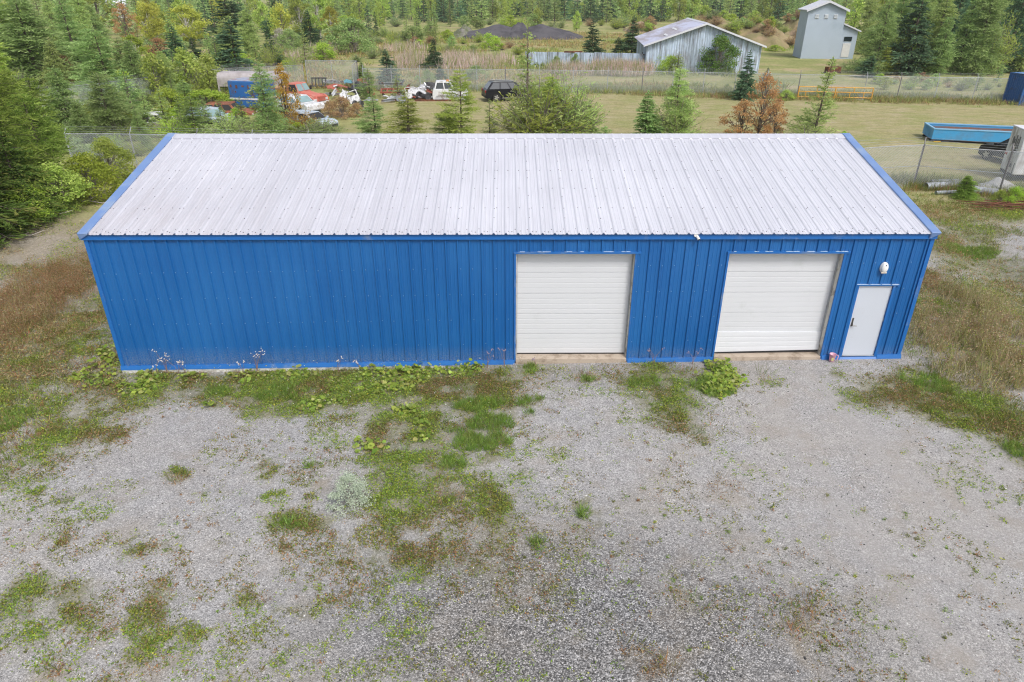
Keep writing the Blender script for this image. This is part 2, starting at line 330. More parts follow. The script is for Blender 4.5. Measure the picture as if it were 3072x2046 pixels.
def ground_material():
    mt, t, o = new_mat('yard_ground'); g = N(t)
    P = g.n('ShaderNodeNewGeometry').outputs['Position']
    A = g.n('ShaderNodeAttribute', attribute_name='mask'); sp = g.n('ShaderNodeSeparateColor'); t.links.new(A.outputs['Color'], sp.inputs[0])
    veg, lawn, mead, coar = sp.outputs[0], sp.outputs[1], sp.outputs[2], A.outputs['Alpha']
    B = g.n('ShaderNodeAttribute', attribute_name='mask2'); sp2 = g.n('ShaderNodeSeparateColor'); t.links.new(B.outputs['Color'], sp2.inputs[0]); dirt = sp2.outputs[0]
    def vor(scale, rnd=1.):
        v = g.n('ShaderNodeTexVoronoi', i_Scale=scale, i_Randomness=rnd); t.links.new(P, v.inputs['Vector']); return v
    v1 = vor(46); v2 = vor(105); v3 = vor(44)
    def val(v):
        s = g.n('ShaderNodeSeparateColor'); t.links.new(v.outputs['Color'], s.inputs[0]); return s.outputs[0]
    big = g.noise(P, .45, 4); mid = g.noise(P, 3.2, 5, .6)
    s1 = g.ramp(val(v1), [(0., .12), (.3, .27), (.75, .42), (.93, .60), (1., .82)])
    s2 = g.ramp(val(v2), [(0., .15), (.45, .33), (.85, .46), (1., .72)])
    fine = g.mix(.5, s1, s2)
    co = g.mix(1., g.ramp(val(v3), [(0., .10), (.3, .18), (.5, .29), (.72, .38), (.9, .50), (1., .66)]), g.ramp(v3.outputs['Distance'], [(.3, 1.), (.65, .62)]), 'MULTIPLY')
    grav = g.mix(coar, fine, co)
    tint = g.ramp(big, [(.3, (1.0, .955, .905)), (.5, (.985, .955, .935)), (.7, (.96, .95, .955))])
    grav = g.mix(1., grav, tint, 'MULTIPLY')
    grav = g.mix(1., grav, g.ramp(mid, [(.25, .86), (.75, 1.10)]), 'MULTIPLY')
    trk = g.math('MULTIPLY', sp2.outputs[1], g.math('SUBTRACT', 1., coar))
    grav = g.mix(g.math('MULTIPLY', trk, .62), grav, g.mix(1., (.36, .342, .325, 1), g.ramp(g.noise(P, 30, 5, .7), [(.3, .80), (.7, 1.16)]), 'MULTIPLY'))
    drt = g.ramp(g.noise(P, 1.3, 6, .68), [(.50, 0.), (.66, 1.)])
    grav = g.mix(g.math('MULTIPLY', drt, .40), grav, (.30, .262, .215, 1))
    # thin brown-green film where small plants creep in
    soilc = g.ramp(g.noise(P, 14, 5, .65), [(.3, (.085, .085, .03)), (.5, (.16, .16, .06)), (.62, (.23, .205, .105)), (.75, (.32, .29, .24))])
    vn = g.noise(P, 5., 6, .7)
    k = g.math('MULTIPLY_ADD', vn, 1.6, -.8); k = g.math('ADD', k, veg); k = g.math('MULTIPLY', k, g.math('MULTIPLY', veg, 2.6, clamp=True), clamp=True)
    c = g.mix(g.math('MULTIPLY', k, .88), grav, soilc)
    dsoil = g.ramp(g.noise(P, 9, 6, .7), [(.3, (.16, .125, .08)), (.5, (.27, .225, .155)), (.68, (.37, .32, .255)), (.8, (.47, .43, .39))])
    c = g.mix(g.math('MULTIPLY', dirt, .75), c, dsoil)
    # mown field
    sv = g.scaled(P, (.5, 1.2, 1))
    ln = g.noise(sv, 1.1, 6, .65); lf = g.noise(g.scaled(P, (1, 1.6, 1)), 7., 4, .7)
    lawnc = g.ramp(ln, [(.25, (.235, .225, .09)), (.45, (.32, .29, .14)), (.6, (.375, .325, .19)), (.75, (.44, .38, .28))])
    lawnc = g.mix(g.ramp(g.noise(P, .33, 6, .68), [(.46, 0.), (.62, .6)]), lawnc, (.235, .265, .085, 1))
    lawnc = g.mix(1., lawnc, g.ramp(g.noise(P, 2.6, 5, .7), [(.3, .80), (.7, 1.14)]), 'MULTIPLY')
    lawnc = g.mix(1., lawnc, g.ramp(lf, [(.3, .66), (.7, 1.22)]), 'MULTIPLY')
    c = g.mix(lawn, c, lawnc)
    mn = g.noise(P, .16, 5, .6); mf = g.noise(g.scaled(P, (1, .6, 1)), 2.2, 5, .7)
    meadc = g.ramp(mn, [(.34, (.20, .225, .075)), (.52, (.28, .285, .11)), (.64, (.39, .315, .18)), (.78, (.45, .345, .24))])
    meadc = g.mix(1., meadc, g.ramp(mf, [(.3, .7), (.7, 1.2)]), 'MULTIPLY')
    c = g.mix(mead, c, meadc)
    b = g.n('ShaderNodeBsdfPrincipled', i_Roughness=.95); b.inputs['Specular IOR Level'].default_value = .15
    t.links.new(c, b.inputs['Base Color'])
    hgt = g.math('SUBTRACT', g.math('MULTIPLY', v2.outputs['Distance'], -.5), g.math('MULTIPLY', v3.outputs['Distance'], g.math('MULTIPLY_ADD', coar, 1.2, .35)))
    hgt = g.math('MULTIPLY', hgt, g.math('SUBTRACT', 1., lawn))
    hgt = g.math('ADD', hgt, g.math('MULTIPLY', lf, g.math('MULTIPLY', lawn, 1.5)))
    bp = g.n('ShaderNodeBump', i_Strength=.55, i_Distance=.022); t.links.new(hgt, bp.inputs['Height']); t.links.new(bp.outputs[0], b.inputs['Normal'])
    t.links.new(b.outputs[0], o.inputs[0]); return mt
GM = ground_material()
idx = np.arange(nx*ny).reshape(ny, nx)
Q = np.stack([idx[:-1, :-1], idx[:-1, 1:], idx[1:, 1:], idx[1:, :-1]], -1)
VG = np.stack([x, y, ZZ.ravel()], -1)
cy_ = (GY[:-1]+GY[1:])/2
def ground_piece(name, rows):
    q = Q[rows].reshape(-1, 4); u, inv = np.unique(q, return_inverse=True)
    o = np_mesh(name, VG[u], inv.reshape(-1, 4), GM, smooth=True)
    for nm, mk in (('mask', MASK), ('mask2', MASK2)):
        a = o.data.attributes.new(nm, 'FLOAT_COLOR', 'POINT'); a.data.foreach_set('color', mk[u].ravel())
    return tag(o, kind='structure')
ground_piece('gravel_yard', cy_ < 15); ground_piece('lawn', (cy_ >= 15) & (cy_ < 56)); ground_piece('meadow', cy_ >= 56)
# ---------------------------------------------------------------- the blue metal shed
def wall_blue():
    mt, t, o = new_mat('blue_siding'); g = N(t)
    P = g.n('ShaderNodeTexCoord').outputs['Object']
    n1 = g.noise(g.scaled(P, (.6, .6, .25)), 1.1, 4); n2 = g.noise(g.scaled(P, (6, 6, .5)), 2., 4, .6)
    c = g.mix(g.ramp(n1, [(.35, 0.), (.65, 1.)]), (.0055, .099, .32, 1), (.010, .122, .362, 1))
    c = g.mix(g.math('MULTIPLY', g.ramp(n2, [(.5, 0.), (.75, 1.)]), .10), c, (.035, .16, .40, 1))
    zz = g.n('ShaderNodeSeparateXYZ'); t.links.new(P, zz.inputs[0])
    lapf = g.math('LESS_THAN', g.math('FRACT', g.math('DIVIDE', g.math('ADD', zz.outputs[0], .10), .9144)), .012)
    c = g.mix(g.math('MULTIPLY', lapf, .5), c, (.004, .05, .17, 1))
    spl = g.noise(P, 26, 4, .7)       # splashed dust near the base, a band that stays when the sun moves
    band = g.ramp(zz.outputs[2], [(.0, 1.), (.40, 0.)])
    c = g.mix(g.math('MULTIPLY', g.math('MULTIPLY', band, g.ramp(spl, [(.42, 0.), (.65, 1.)])), .42), c, (.30, .29, .27, 1))
    b = g.n('ShaderNodeBsdfPrincipled'); t.links.new(c, b.inputs['Base Color'])
    t.links.new(g.ramp(n1, [(.3, .42), (.7, .55)]), b.inputs['Roughness'])
    b.inputs['Specular IOR Level'].default_value = .5
    bp = g.n('ShaderNodeBump', i_Strength=.5, i_Distance=.012); t.links.new(g.noise(g.scaled(P, (3, 3, .5)), 1.3, 3), bp.inputs['Height']); t.links.new(bp.outputs[0], b.inputs['Normal'])
    t.links.new(b.outputs[0], o.inputs[0]); return mt
def roof_metal():
    mt, t, o = new_mat('pale_roof_steel'); g = N(t)
    P = g.n('ShaderNodeTexCoord').outputs['Object']
    s = g.n('ShaderNodeSeparateXYZ'); t.links.new(P, s.inputs[0])
    st = g.noise(g.scaled(P, (7, .35, .35)), 1., 6, .65); bl = g.noise(P, .35, 4); fine = g.noise(g.scaled(P, (30, .8, .8)), 1., 3, .6)
    c = g.mix(g.ramp(bl, [(.3, 0.), (.7, 1.)]), (.535, .54, .60, 1), (.60, .605, .665, 1))
    c = g.mix(1., c, g.ramp(st, [(.3, .90), (.62, 1.03)]), 'MULTIPLY')
    c = g.mix(1., c, g.ramp(fine, [(.3, .97), (.6, 1.02)]), 'MULTIPLY')
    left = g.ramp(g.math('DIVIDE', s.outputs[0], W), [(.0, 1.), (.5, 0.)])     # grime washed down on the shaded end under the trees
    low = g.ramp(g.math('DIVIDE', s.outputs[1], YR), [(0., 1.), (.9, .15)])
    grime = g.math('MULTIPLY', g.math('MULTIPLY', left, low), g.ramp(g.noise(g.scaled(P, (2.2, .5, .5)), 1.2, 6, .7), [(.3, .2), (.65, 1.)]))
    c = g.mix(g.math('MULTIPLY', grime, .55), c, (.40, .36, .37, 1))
    f = g.math('FRACT', g.math('DIVIDE', g.math('ADD', s.outputs[0], .10), .9144)); lap = g.math('LESS_THAN', f, .011)
    c = g.mix(g.math('MULTIPLY', lap, .30), c, (.25, .25, .27, 1))  # thin shadow line at each sheet lap, drawn into the colour
    b = g.n('ShaderNodeBsdfPrincipled', i_Roughness=.42, i_Metallic=.12); t.links.new(c, b.inputs['Base Color'])
    bp = g.n('ShaderNodeBump', i_Strength=.2, i_Distance=.01); t.links.new(g.noise(g.scaled(P, (3, 1, 1)), 1.6, 3), bp.inputs['Height']); t.links.new(bp.outputs[0], b.inputs['Normal'])
    t.links.new(b.outputs[0], o.inputs[0]); return mt
M_BLUE = wall_blue(); M_ROOF = roof_metal()
M_TRIM = pm('blue_trim', (.012, .125, .40), .42, 0, .08, 1.5, dirt=(.12, .2, .36), damt=.2)
M_RAKE_LIT = pm('blue_rake_trim_skylit', (.145, .24, .47), .38, 0, .08, 1.2, dirt=(.22, .30, .45), damt=.35)  # trim blue made paler: sky light on the sloping top put into the colour
M_WDOOR = pm('white_door_paint', (.60, .615, .64), .45, 0, .03, 1.5, dirt=(.55, .57, .58), damt=.1, dscale=.8)
M_MDOOR = pm('white_steel_door', (.54, .575, .64), .4, 0, .04, 1., dirt=(.5, .5, .5), damt=.1)
M_JAMB = pm('door_jamb_paint', (.60, .58, .53), .6, 0, .1, 3., dirt=(.25, .2, .15), damt=.3, dscale=4)
M_CONC = pm('concrete', (.42, .35, .28), .9, 0, .2, 6, dirt=(.25, .2, .15), damt=.4, dscale=3, bump=.3)
M_FOUND = pm('white_foundation', (.62, .62, .60), .85, 0, .2, 5, dirt=(.3, .28, .24), damt=.5, dscale=4)
M_DARK = pm('dark_rubber_and_voids', (.025, .025, .027), .8, 0, .2, 8)
M_SCREW = pm('screw_head', (.12, .11, .12), .6, .3, .3, 20)
M_STEEL = pm('galvanised_steel', (.42, .44, .47), .5, .35, .15, 8, dirt=(.3, .3, .3), damt=.3)
M_WHITE = pm('white_plastic', (.74, .74, .72), .35, 0, .05, 5)
M_SEAL_GLINT = pm('white_sealant_glint', (.46, .56, .70), .6, 0, .1, 9)  # sealant over the garage doors, drip-edge reflection over the narrow one
M_RUST = pm('rusted_steel', (.20, .075, .035), .9, 0, .35, 5, dirt=(.09, .04, .025), damt=.6, dscale=3, bump=.4)

shed = thing('metal_shed', 'long blue ribbed metal shed with a pale low-pitched roof and three white doors', 'shed')
P_ = .3048
z0 = lambda x: .0142*(x-W)
def rib_xs(a, b, off, ribs, minor=True):
    """breakpoints (x, height) of a ribbed sheet between a and b"""
    pts = [(a, 0.)]
    hb, ht, hh = ribs
    k = math.floor((a-off)/P_)-1
    while True:
        c = off+k*P_; k += 1
        if c-.12 > b: break
        for dx, h in [(-hb, 0), (-ht, hh), (ht, hh), (hb, 0)]+([(.082, 0), (.092, .006), (.108, .006), (.118, 0), (.187, 0), (.197, .006), (.213, .006), (.223, 0)] if minor else []):
            xx = c+dx
            if a+1e-4 < xx < b-1e-4: pts.append((xx, h))
    pts.append((b, pts[-1][1] if False else 0.))
    return sorted(pts)
g1a, g1b, g2a, g2b, GT = 10.79, 13.83, 16.23, 19.17, 3.04
ma, mb, MT_ = 19.73, 20.68, 2.15
WT = 3.44
fw_ = MB()
def wall_piece(a, b, za, zb):
    pts = rib_xs(a, b, .17, (.030, .016, .036))
    V = []; F = []
    for xx, h in pts:
        V += [(xx, -h, za(xx)), (xx, -h, zb(xx))]
    for i in range(len(pts)-1): F.append((2*i, 2*i+2, 2*i+3, 2*i+1))
    fw_.add(V, F)
top = lambda x: WT+.02
bot = lambda x: z0(x)+.10
for a, b in ((0, g1a), (g1b, g2a), (g2b, ma), (mb, W)): wall_piece(a, b, bot, top)
for a, b, zt in ((g1a, g1b, GT), (g2a, g2b, GT), (ma, mb, MT_)): wall_piece(a, b, lambda x, zt=zt: zt, top)
fw_.build('front_wall', M_BLUE, shed)
ws = MB(); rq = random.Random(9)
for zz in (.62, 1.35, 2.08, 2.80):
    for k in range(70):
        xx = .17+k*P_+.055
        if any(a-.06 < xx < b+.06 and zz < zt+.1 for a, b, zt in ((g1a, g1b, GT), (g2a, g2b, GT), (ma, mb, MT_))) or xx > W-.1 or rq.random() < .15: continue
        z_ = zz+z0(xx)+rq.uniform(-.012, .012); ws.hexa([(xx-.010, -.011, z_-.010), (xx+.010, -.011, z_-.010), (xx+.010, .001, z_-.010), (xx-.010, .001, z_-.010)], [(xx-.010, -.009, z_+.010), (xx+.010, -.009, z_+.010), (xx+.010, .001, z_+.010), (xx-.010, .001, z_+.010)])
tag(ws.build('wall_screws', pm('worn_blue_screw', (.16, .30, .52), .5, .2, .3, 30), shed), kind='stuff')
bw = MB(); pts = rib_xs(0, W, .17, (.032, .014, .026), False)
V = []; F = []
for xx, h in pts: V += [(xx, DEPTH+h, -.3), (xx, DEPTH+h, WT+.02)]
for i in range(len(pts)-1): F.append((2*i+2, 2*i, 2*i+1, 2*i+3))
bw.add(V, F).build('back_wall', M_BLUE, shed)
for xw, s in ((0, -1), (W, 1)):
    gw = MB(); ys = rib_xs(0, DEPTH, .1, (.032, .014, .026), False); V = []; F = []
    for yy, h in ys:
        zt = WT+.02+(HR-HE)*(1-abs(yy-YR)/YR); V += [(xw+s*h, yy, z0(xw)+.1), (xw+s*h, yy, zt)]
    for i in range(len(ys)-1): F.append((2*i, 2*i+2, 2*i+3, 2*i+1))
    gw.add(V, F).build('gable_wall', M_BLUE, shed)
# corner posts, base trim, fascia
for xa, xb in ((-.03, .07), (W-.07, W+.03)): MB().box(xa, xb, -.034, .07, z0((xa+xb)/2)+.1, WT).build('corner_trim', M_TRIM, shed)
for a, b in ((-.05, g1a-.03), (g1b+.03, g2a-.03), (g2b+.03, ma-.03), (mb+.03, W+.05), (ma-.03, mb+.03)):
    bt = MB()
    for xa, xb in ((a, b),):
        ea, eb = (z0(q) for q in (xa, xb))
        door = (a == ma-.03); tt = .05 if door else .115
        bt.hexa([(xa, -.075, ea), (xb, -.075, eb), (xb, .02, eb), (xa, .02, ea)], [(xa, -.036, ea+tt), (xb, -.036, eb+tt), (xb, .02, eb+tt), (xa, .02, ea+tt)])
    bt.build('base_trim', M_TRIM, shed)
fo = MB()
for a, b, yy in ((-.02, g1a, -.068), (g1a, g1b, .22), (g1b, g2a, -.05), (g2a, g2b, .22), (g2b, W+.02, -.05)):
    fo.hexa([(a, yy, -.8), (b, yy, -.8), (b, DEPTH, -.8), (a, DEPTH, -.8)], [(a, yy, z0(a)+.002), (b, yy, z0(b)+.002), (b, DEPTH, z0(b)), (a, DEPTH, z0(a))])
fo.build('foundation', M_FOUND, shed)
OV, OY = .0577, .0605
fa = MB(); fa.prism([(-OY, HE-.015), (-OY, WT-.0), (-OY-.012, WT-.01), (-OY-.012, WT+.02), (-.005, WT+.02), (-.005, HE-.015)], -OV, W+OV, axis='x')
fa.build('fascia', M_TRIM, shed)
fb = MB(); fb.prism([(DEPTH+OY, HE-.02), (DEPTH+OY, WT), (DEPTH+.03, WT), (DEPTH+.03, HE-.02)], -OV, W+OV, axis='x'); fb.build('back_fascia', M_TRIM, shed)
# roof sheets, two slopes
sl = math.hypot(YR+OY, HR-HE); ny_, nz_ = -(HR-HE)/sl, (YR+OY)/sl     # outward normal of the front slope
def rp(x, s, h, back=False):
    yy = -OY+(YR+OY)*s/sl+ny_*h; zz = HE+(HR-HE)*s/sl+nz_*h
    return (x, DEPTH-yy if back else yy, zz)
rf = MB(); pts = rib_xs(.0, W, .17, (.046, .018, .021))
for back in (False, True):
    V = []; F = []; ns = 6
    wob = [0, .004, -.003, .003, -.002, 0, 0]
    for xx, h in pts:
        for j in range(ns+1):
            V.append(rp(xx, -.05 + (sl+.05)*j/ns, h+wob[j]*math.sin(xx*2.1+j), back))
    for i in range(len(pts)-1):
        for j in range(ns):
            q = [i*(ns+1)+j, (i+1)*(ns+1)+j, (i+1)*(ns+1)+j+1, i*(ns+1)+j+1]
            F.append(tuple(q if not back else q[::-1]))
    rf.add(V, F)
roof = rf.build('roof', M_ROOF, shed)
cl = MB()      # dark fill paints the shade in the open rib ends along the eave
for k in range(int(W/P_)):
    c = .17+k*P_
    if c+.05 > W: break
    a = [rp(c-.040, -.045, -.004), rp(c+.040, -.045, -.004), rp(c+.016, -.045, .027), rp(c-.016, -.045, .027)]
    b = [(p[0], p[1]+.03, p[2]+.007) for p in a]
    cl.add(a+b, [(0, 1, 2, 3), (7, 6, 5, 4), (0, 4, 5, 1), (1, 5, 6, 2), (2, 6, 7, 3), (3, 7, 4, 0)])
tag(cl.build('rib_end_shade', pm('open_rib_shade', (.03, .06, .13), .9), roof), kind='stuff')
rs = random.Random(3); sc_ = MB()
def screw(x, s, h):
    r = .011+rs.random()*.005
    a = [rp(x+r*math.cos(t), s+r*math.sin(t), h-.002) for t in (0, 1.57, 3.14, 4.71)]; b = [rp(x+r*.8*math.cos(t), s+r*.8*math.sin(t), h+.009) for t in (0, 1.57, 3.14, 4.71)]
    sc_.hexa(a, b)
for k in range(69):
    c = .17+k*P_
    for s in (.10, 1.28, 2.36, 3.44, 4.52, 5.35):
        if rs.random() < .93: screw(c+.062+rs.uniform(-.008, .008), s+rs.uniform(-.015, .015), 0)
    if rs.random() < .9: screw(c-.07, .20+rs.uniform(-.02, .02), 0)
    if rs.random() < .8: screw(c+.15, .07+rs.uniform(-.02, .02), .004)
    if k % 3 == 0:
        for s in (.72, 1.2, 1.85, 2.9, 3.4, 4.0, 4.95):
            if rs.random() < .9: screw(c+rs.uniform(-.008, .008), s+rs.uniform(-.04, .04), .03)
tag(sc_.build('screws', M_SCREW, roof), kind='stuff')
rc = MB()
for back in (False, True):
    for i in range(7):
        a, b = -.0+W*i/7+.002, W*(i+1)/7-.002
        L = sl-.31; up = .038+.004*(i % 2)
        q0 = [rp(a, L, .002, back), rp(b, L, .002, back), rp(b, L, up, back), rp(a, L, up, back)]
        q1 = [rp(a, sl+.004, .004, back), rp(b, sl+.004, .004, back), rp(b, sl+.010, up+.008, back), rp(a, sl+.010, up+.008, back)]
        rc.add(q0+q1, [(0, 1, 2, 3), (4, 7, 6, 5), (3, 2, 6, 7), (0, 4, 5, 1), (0, 3, 7, 4), (1, 5, 6, 2)])
for k in range(69):
    c = .17+k*P_; rc.add([rp(c-.05, sl-.34, .0), rp(c+.05, sl-.34, .0), rp(c+.025, sl-.3, .044), rp(c-.025, sl-.3, .044), rp(c-.02, sl+.012, .052), rp(c+.02, sl+.012, .052)], [(0, 1, 2, 3), (3, 2, 5, 4)])
rc.build('ridge_cap', M_ROOF, roof)
for s in (-1, 1):
    rk = MB()
    xo, xi = (-OV-.035, .155) if s < 0 else (W-.155, W+OV+.035)
    for back in (False, True):
        for (sa, sb, up) in ((-.06, sl*.52, .055), (sl*.52-.05, sl-.30, .058), (sl-.34, sl+.012, .064)):
            lo = -.15
            rk.add([rp(xo, sa, lo, back), rp(xi, sa, 0, back), rp(xi, sb, 0, back), rp(xo, sb, lo, back), rp(xo, sa, up, back), rp(xi, sa, up, back), rp(xi, sb, up, back), rp(xo, sb, up, back)],
                   [(4, 5, 6, 7), (0, 1, 5, 4), (1, 2, 6, 5), (2, 3, 7, 6), (3, 0, 4, 7), (3, 2, 1, 0)])
    rk.build('rake_trim', M_RAKE_LIT, shed, bevel=.012, seg=1)
# roller doors
def zat(dx, dy, y): return height_at(np.array([0, y, 0.]), dx, dy)
SETB = .20
def garage_door(a, b, zs, bent):
    d = MB().box(a, b, SETB+.05, SETB+.06, zs, GT-.01).build('garage_door', M_WDOOR, shed)
    n = 5; hs_ = (GT-zs)/n
    for i in range(n):
        za, zb = zs+hs_*i, zs+hs_*(i+1); prof = [(SETB+.045, za+.004), (SETB, za+.004)]
        nr = 4
        for k in range(nr):
            c0 = za+.004+(zb-za)*(k/nr); c1 = za+(zb-za)*((k+1)/nr)-.004
            prof += [(SETB, c0+.028), (SETB-.0, c1-.028)] if k == -1 else [(SETB-.002, c0+.02), (SETB-.001, c1-.014), (SETB+.0008, c1-.010), (SETB+.0008, c1-.004)]
        prof += [(SETB, zb-.001), (SETB+.045, zb-.001)]
        m_ = MB().prism(prof, a+.015, b-.015, axis='x')
        if bent and i == 0:       # bottom section knocked outwards and creased
            q = []
            for p in m_.v:
                k = (p[2]-za)/(zb-za); u = (p[0]-a)/(b-a)
                q.append((p[0], p[1]-.075*(1-k)*(1-.6*u)-.03, p[2]+.045*u*(1-k)+.012))
            m_.v = q
        m_.build('door_section', M_WDOOR, d)
    bs = MB()
    if bent: bs.hexa([(a+.02, SETB-.09, zs-.035), (b-.02, SETB-.05, zs+.01), (b-.02, SETB+.02, zs+.01), (a+.02, SETB+.0, zs-.035)], [(a+.02, SETB-.09, zs+.0), (b-.02, SETB-.05, zs+.05), (b-.02, SETB+.02, zs+.05), (a+.02, SETB+.0, zs+.0)])
    else: bs.box(a+.02, b-.02, SETB+.0, SETB+.04, zs-.03, zs+.002)
    bs.build('bottom_seal', M_DARK, d)
    fr = MB()
    for xa, xb in ((a+.001, a+.014), (b-.014, b-.001)): fr.box(xa, xb, .004, SETB+.06, zs-.06, GT-.003)
    fr.box(a+.014, b-.014, .004, SETB+.06, GT-.016, GT-.003)
    fr.build('jamb', M_JAMB, d)
    for xx in (a+.028, b-.028): MB().box(xx-.012, xx+.012, SETB-.05, SETB-.002, zs, GT-.05).build('door_track', M_STEEL, d)
    ca = MB()
    ca.box(a-.05, a+.0, -.032, .003, zs-.14, GT-.002); ca.box(b, b+.05, -.032, .003, zs-.14, GT-.002)
    ca.box(a-.06, b+.14, -.045, .003, GT-.002, GT+.05)
    ca.build('casing', M_TRIM, shed)
    q = random.Random(int(a*10)); xx = a+.1
    while xx < b+.05:
        L = q.uniform(.05, .34)
        MB().box(xx, min(xx+L, b+.12), -.050, -.012, GT+.051, GT+.056).build('sealant_glint_bead', M_SEAL_GLINT, shed); xx += L+q.uniform(.08, .5)
    ap = MB(); ap.hexa([(a+.001, -.07, z0(a)-.3), (b-.001, -.07, z0(b)-.3), (b-.001, .215, z0(b)-.3), (a+.001, .215, z0(a)-.3)],
                       [(a+.001, -.05, zs-.055), (b-.001, -.05, zs-.055), (b-.001, .215, zs-.035), (a+.001, .215, zs-.035)])
    ap.build('concrete_sill', M_CONC, shed, bevel=.012)
ZS1 = zat(1310, 811, SETB); ZS2 = zat(1750, 806, SETB)
garage_door(g1a, g1b, ZS1, False); garage_door(g2a, g2b, ZS2, True)
dr = MB().box(ma+.03, mb-.03, .012, .055, .075, MT_-.03).build('door', M_MDOOR, shed, bevel=.004)
df = MB(); df.box(ma-.03, ma+.026, -.035, .07, .05, MT_-.002); df.box(mb-.026, mb+.03, -.035, .07, .05, MT_-.002); df.box(ma-.05, mb+.12, -.045, .07, MT_-.002, MT_+.03)
df.build('door_frame', M_TRIM, shed)
MB().box(ma+.027, mb-.027, -.02, .07, .05, .072).build('threshold', M_STEEL, shed)
for a, b in ((ma-.05, ma+.27), (ma+.30, ma+.57), (ma+.60, ma+.83), (ma+.86, ma+1.05)): MB().box(a, b, -.05, -.01, MT_+.032, MT_+.038).build('sealant_glint_bead', M_SEAL_GLINT, shed)  # pale boxes stand for the drip edge's reflection over this door
hd = MB(); hd.box(ma+.085, ma+.125, .0, .012, 1.02, 1.20); hd.box(ma+.08, ma+.13, -.004, .012, .96, 1.02); hd.tube([(ma+.105, .01, .99), (ma+.105, -.045, .99), (ma+.215, -.05, .99)], .010, 8)
hd.build('door_handle', pm('brushed_handle', (.13, .12, .11), .4, .7), dr)
for zz in (.35, 1.1, 1.88): MB().box(mb-.034, mb-.022, -.004, .02, zz, zz+.1).build('hinge', M_STEEL, dr)
# small things on and by the wall
pw = CAM+ray(2650/KD, 801/KD)*((-.0-CAM[1])/ray(2650/KD, 801/KD)[1])
lamp = thing('wall_lamp', 'white oval bulkhead lamp on the blue wall above the narrow white door', 'lamp', (pw[0], -.02, pw[2]))
MB().lathe([(.105, .02), (.112, .0), (.112, -.03), (.10, -.045)], 24, axis='y').xf(Matrix.Diagonal((.92, 1, 1.32, 1))).build('housing', M_WHITE, lamp, smooth=False)
MB().lathe([(.098, -.040), (.092, -.075), (.07, -.095), (.03, -.105), (.001, -.107)], 24, axis='y').xf(Matrix.Diagonal((.92, 1, 1.32, 1))).build('lens', pm('lamp_glass', (.8, .8, .78), .25, 0, .03), lamp, smooth=True)
MB().box(-.075, .075, -.085, -.05, -.145, -.10).build('lower_shield', pm('lamp_shield', (.55, .50, .42), .5), lamp, bevel=.02)
MB().lathe([(.012, 0), (.012, -.02)], 8, (.0, -.095, .085), axis='y').build('light_sensor', M_DARK, lamp)
pc = CAM+ray(2088/KD, 708/KD)*((-.0-CAM[1])/ray(2088/KD, 708/KD)[1])
sc2 = thing('security_camera', 'small white security camera under the eave between the two garage doors', 'camera', (pc[0], -.07, pc[2]+.03))
MB().lathe([(.045, 0), (.045, -.025)], 16, (-.03, .0, .02), axis='y').build('bracket', M_WHITE, sc2)
Mx = Matrix.Rotation(R(35), 4, 'X') @ Matrix.Rotation(R(18), 4, 'Z')
MB().lathe([(.001, 0), (.034, -.002), (.036, -.12), (.03, -.125)], 16, axis='y').xf(Mx).build('body', M_WHITE, sc2)
MB().lathe([(.026, -.126), (.020, -.134)], 14, axis='y').xf(Mx).build('lens', M_DARK, sc2)
jp = G(2490/KD, 1079/KD); M_PINK = pm('pink_plastic', (.62, .33, .42), .4, 0, .1, 6, dirt=(.45, .28, .3), damt=.3)
jug = thing('pink_jug', 'pink plastic jug with a side handle standing by the narrow white door', 'jug', (jp[0], -.16, z0(jp[0])), R(-15))
MB().lathe([(.062, 0), (.068, .01), (.085, .22), (.09, .225), (.082, .222), (.062, .02), (.001, .018)], 20).build('body', M_PINK, jug, smooth=True)
MB().tube([(.078, 0, .20), (.13, 0, .20), (.145, 0, .17), (.135, 0, .06), (.115, 0, .05)], .014, 8).build('handle', M_PINK, jug, smooth=True)
MB().box(-.03, .03, -.082, -.076, .06, .15).xf(Matrix.Rotation(R(4), 4, 'X')).build('sticker', pm('yellow_sticker', (.6, .55, .25), .5), jug)
# ---------------------------------------------------------------- plant shapes (unit height, shared mesh data)
def frame_quads(P, D, L, Wd, rng, flat=None):
    """diamond leaf cards: base P, direction D, length L, width Wd; flat = preferred up for the card normal"""
    n = len(P); D = D/np.linalg.norm(D, axis=1, keepdims=True)
    r = rng.normal(size=(n, 3)) if flat is None else flat+rng.normal(size=(n, 3))*.45
    S = np.cross(D, r); S /= np.linalg.norm(S, axis=1, keepdims=True)+1e-9
    L = np.asarray(L)[:, None]; Wd = np.asarray(Wd)[:, None]
    V = np.stack([P, P+D*L*.45+S*Wd*.5, P+D*L, P+D*L*.45-S*Wd*.5], 1).reshape(-1, 3)
    return V, np.arange(4*n).reshape(-1, 4)
def limb_mesh(name, segs, mat, n=5):
    b = MB()
    for pts, rs in segs: b.tube(pts, rs, n, cap=False)
    me_o = b.build(name, mat); me = me_o.data; me.polygons.foreach_set('use_smooth', [True]*len(me.polygons)); bpy.data.objects.remove(me_o); return me
M_BARK = pm('bark', (.12, .095, .075), .95, 0, .3, 12, bump=.5)
M_BIRCH = pm('birch_bark', (.5, .48, .44), .8, 0, .2, 5, dirt=(.08, .07, .06), damt=.35, dscale=6, stretch=(1, 1, 4))
M_TWIG = pm('grey_twigs', (.22, .19, .17), .95, 0, .3, 9)
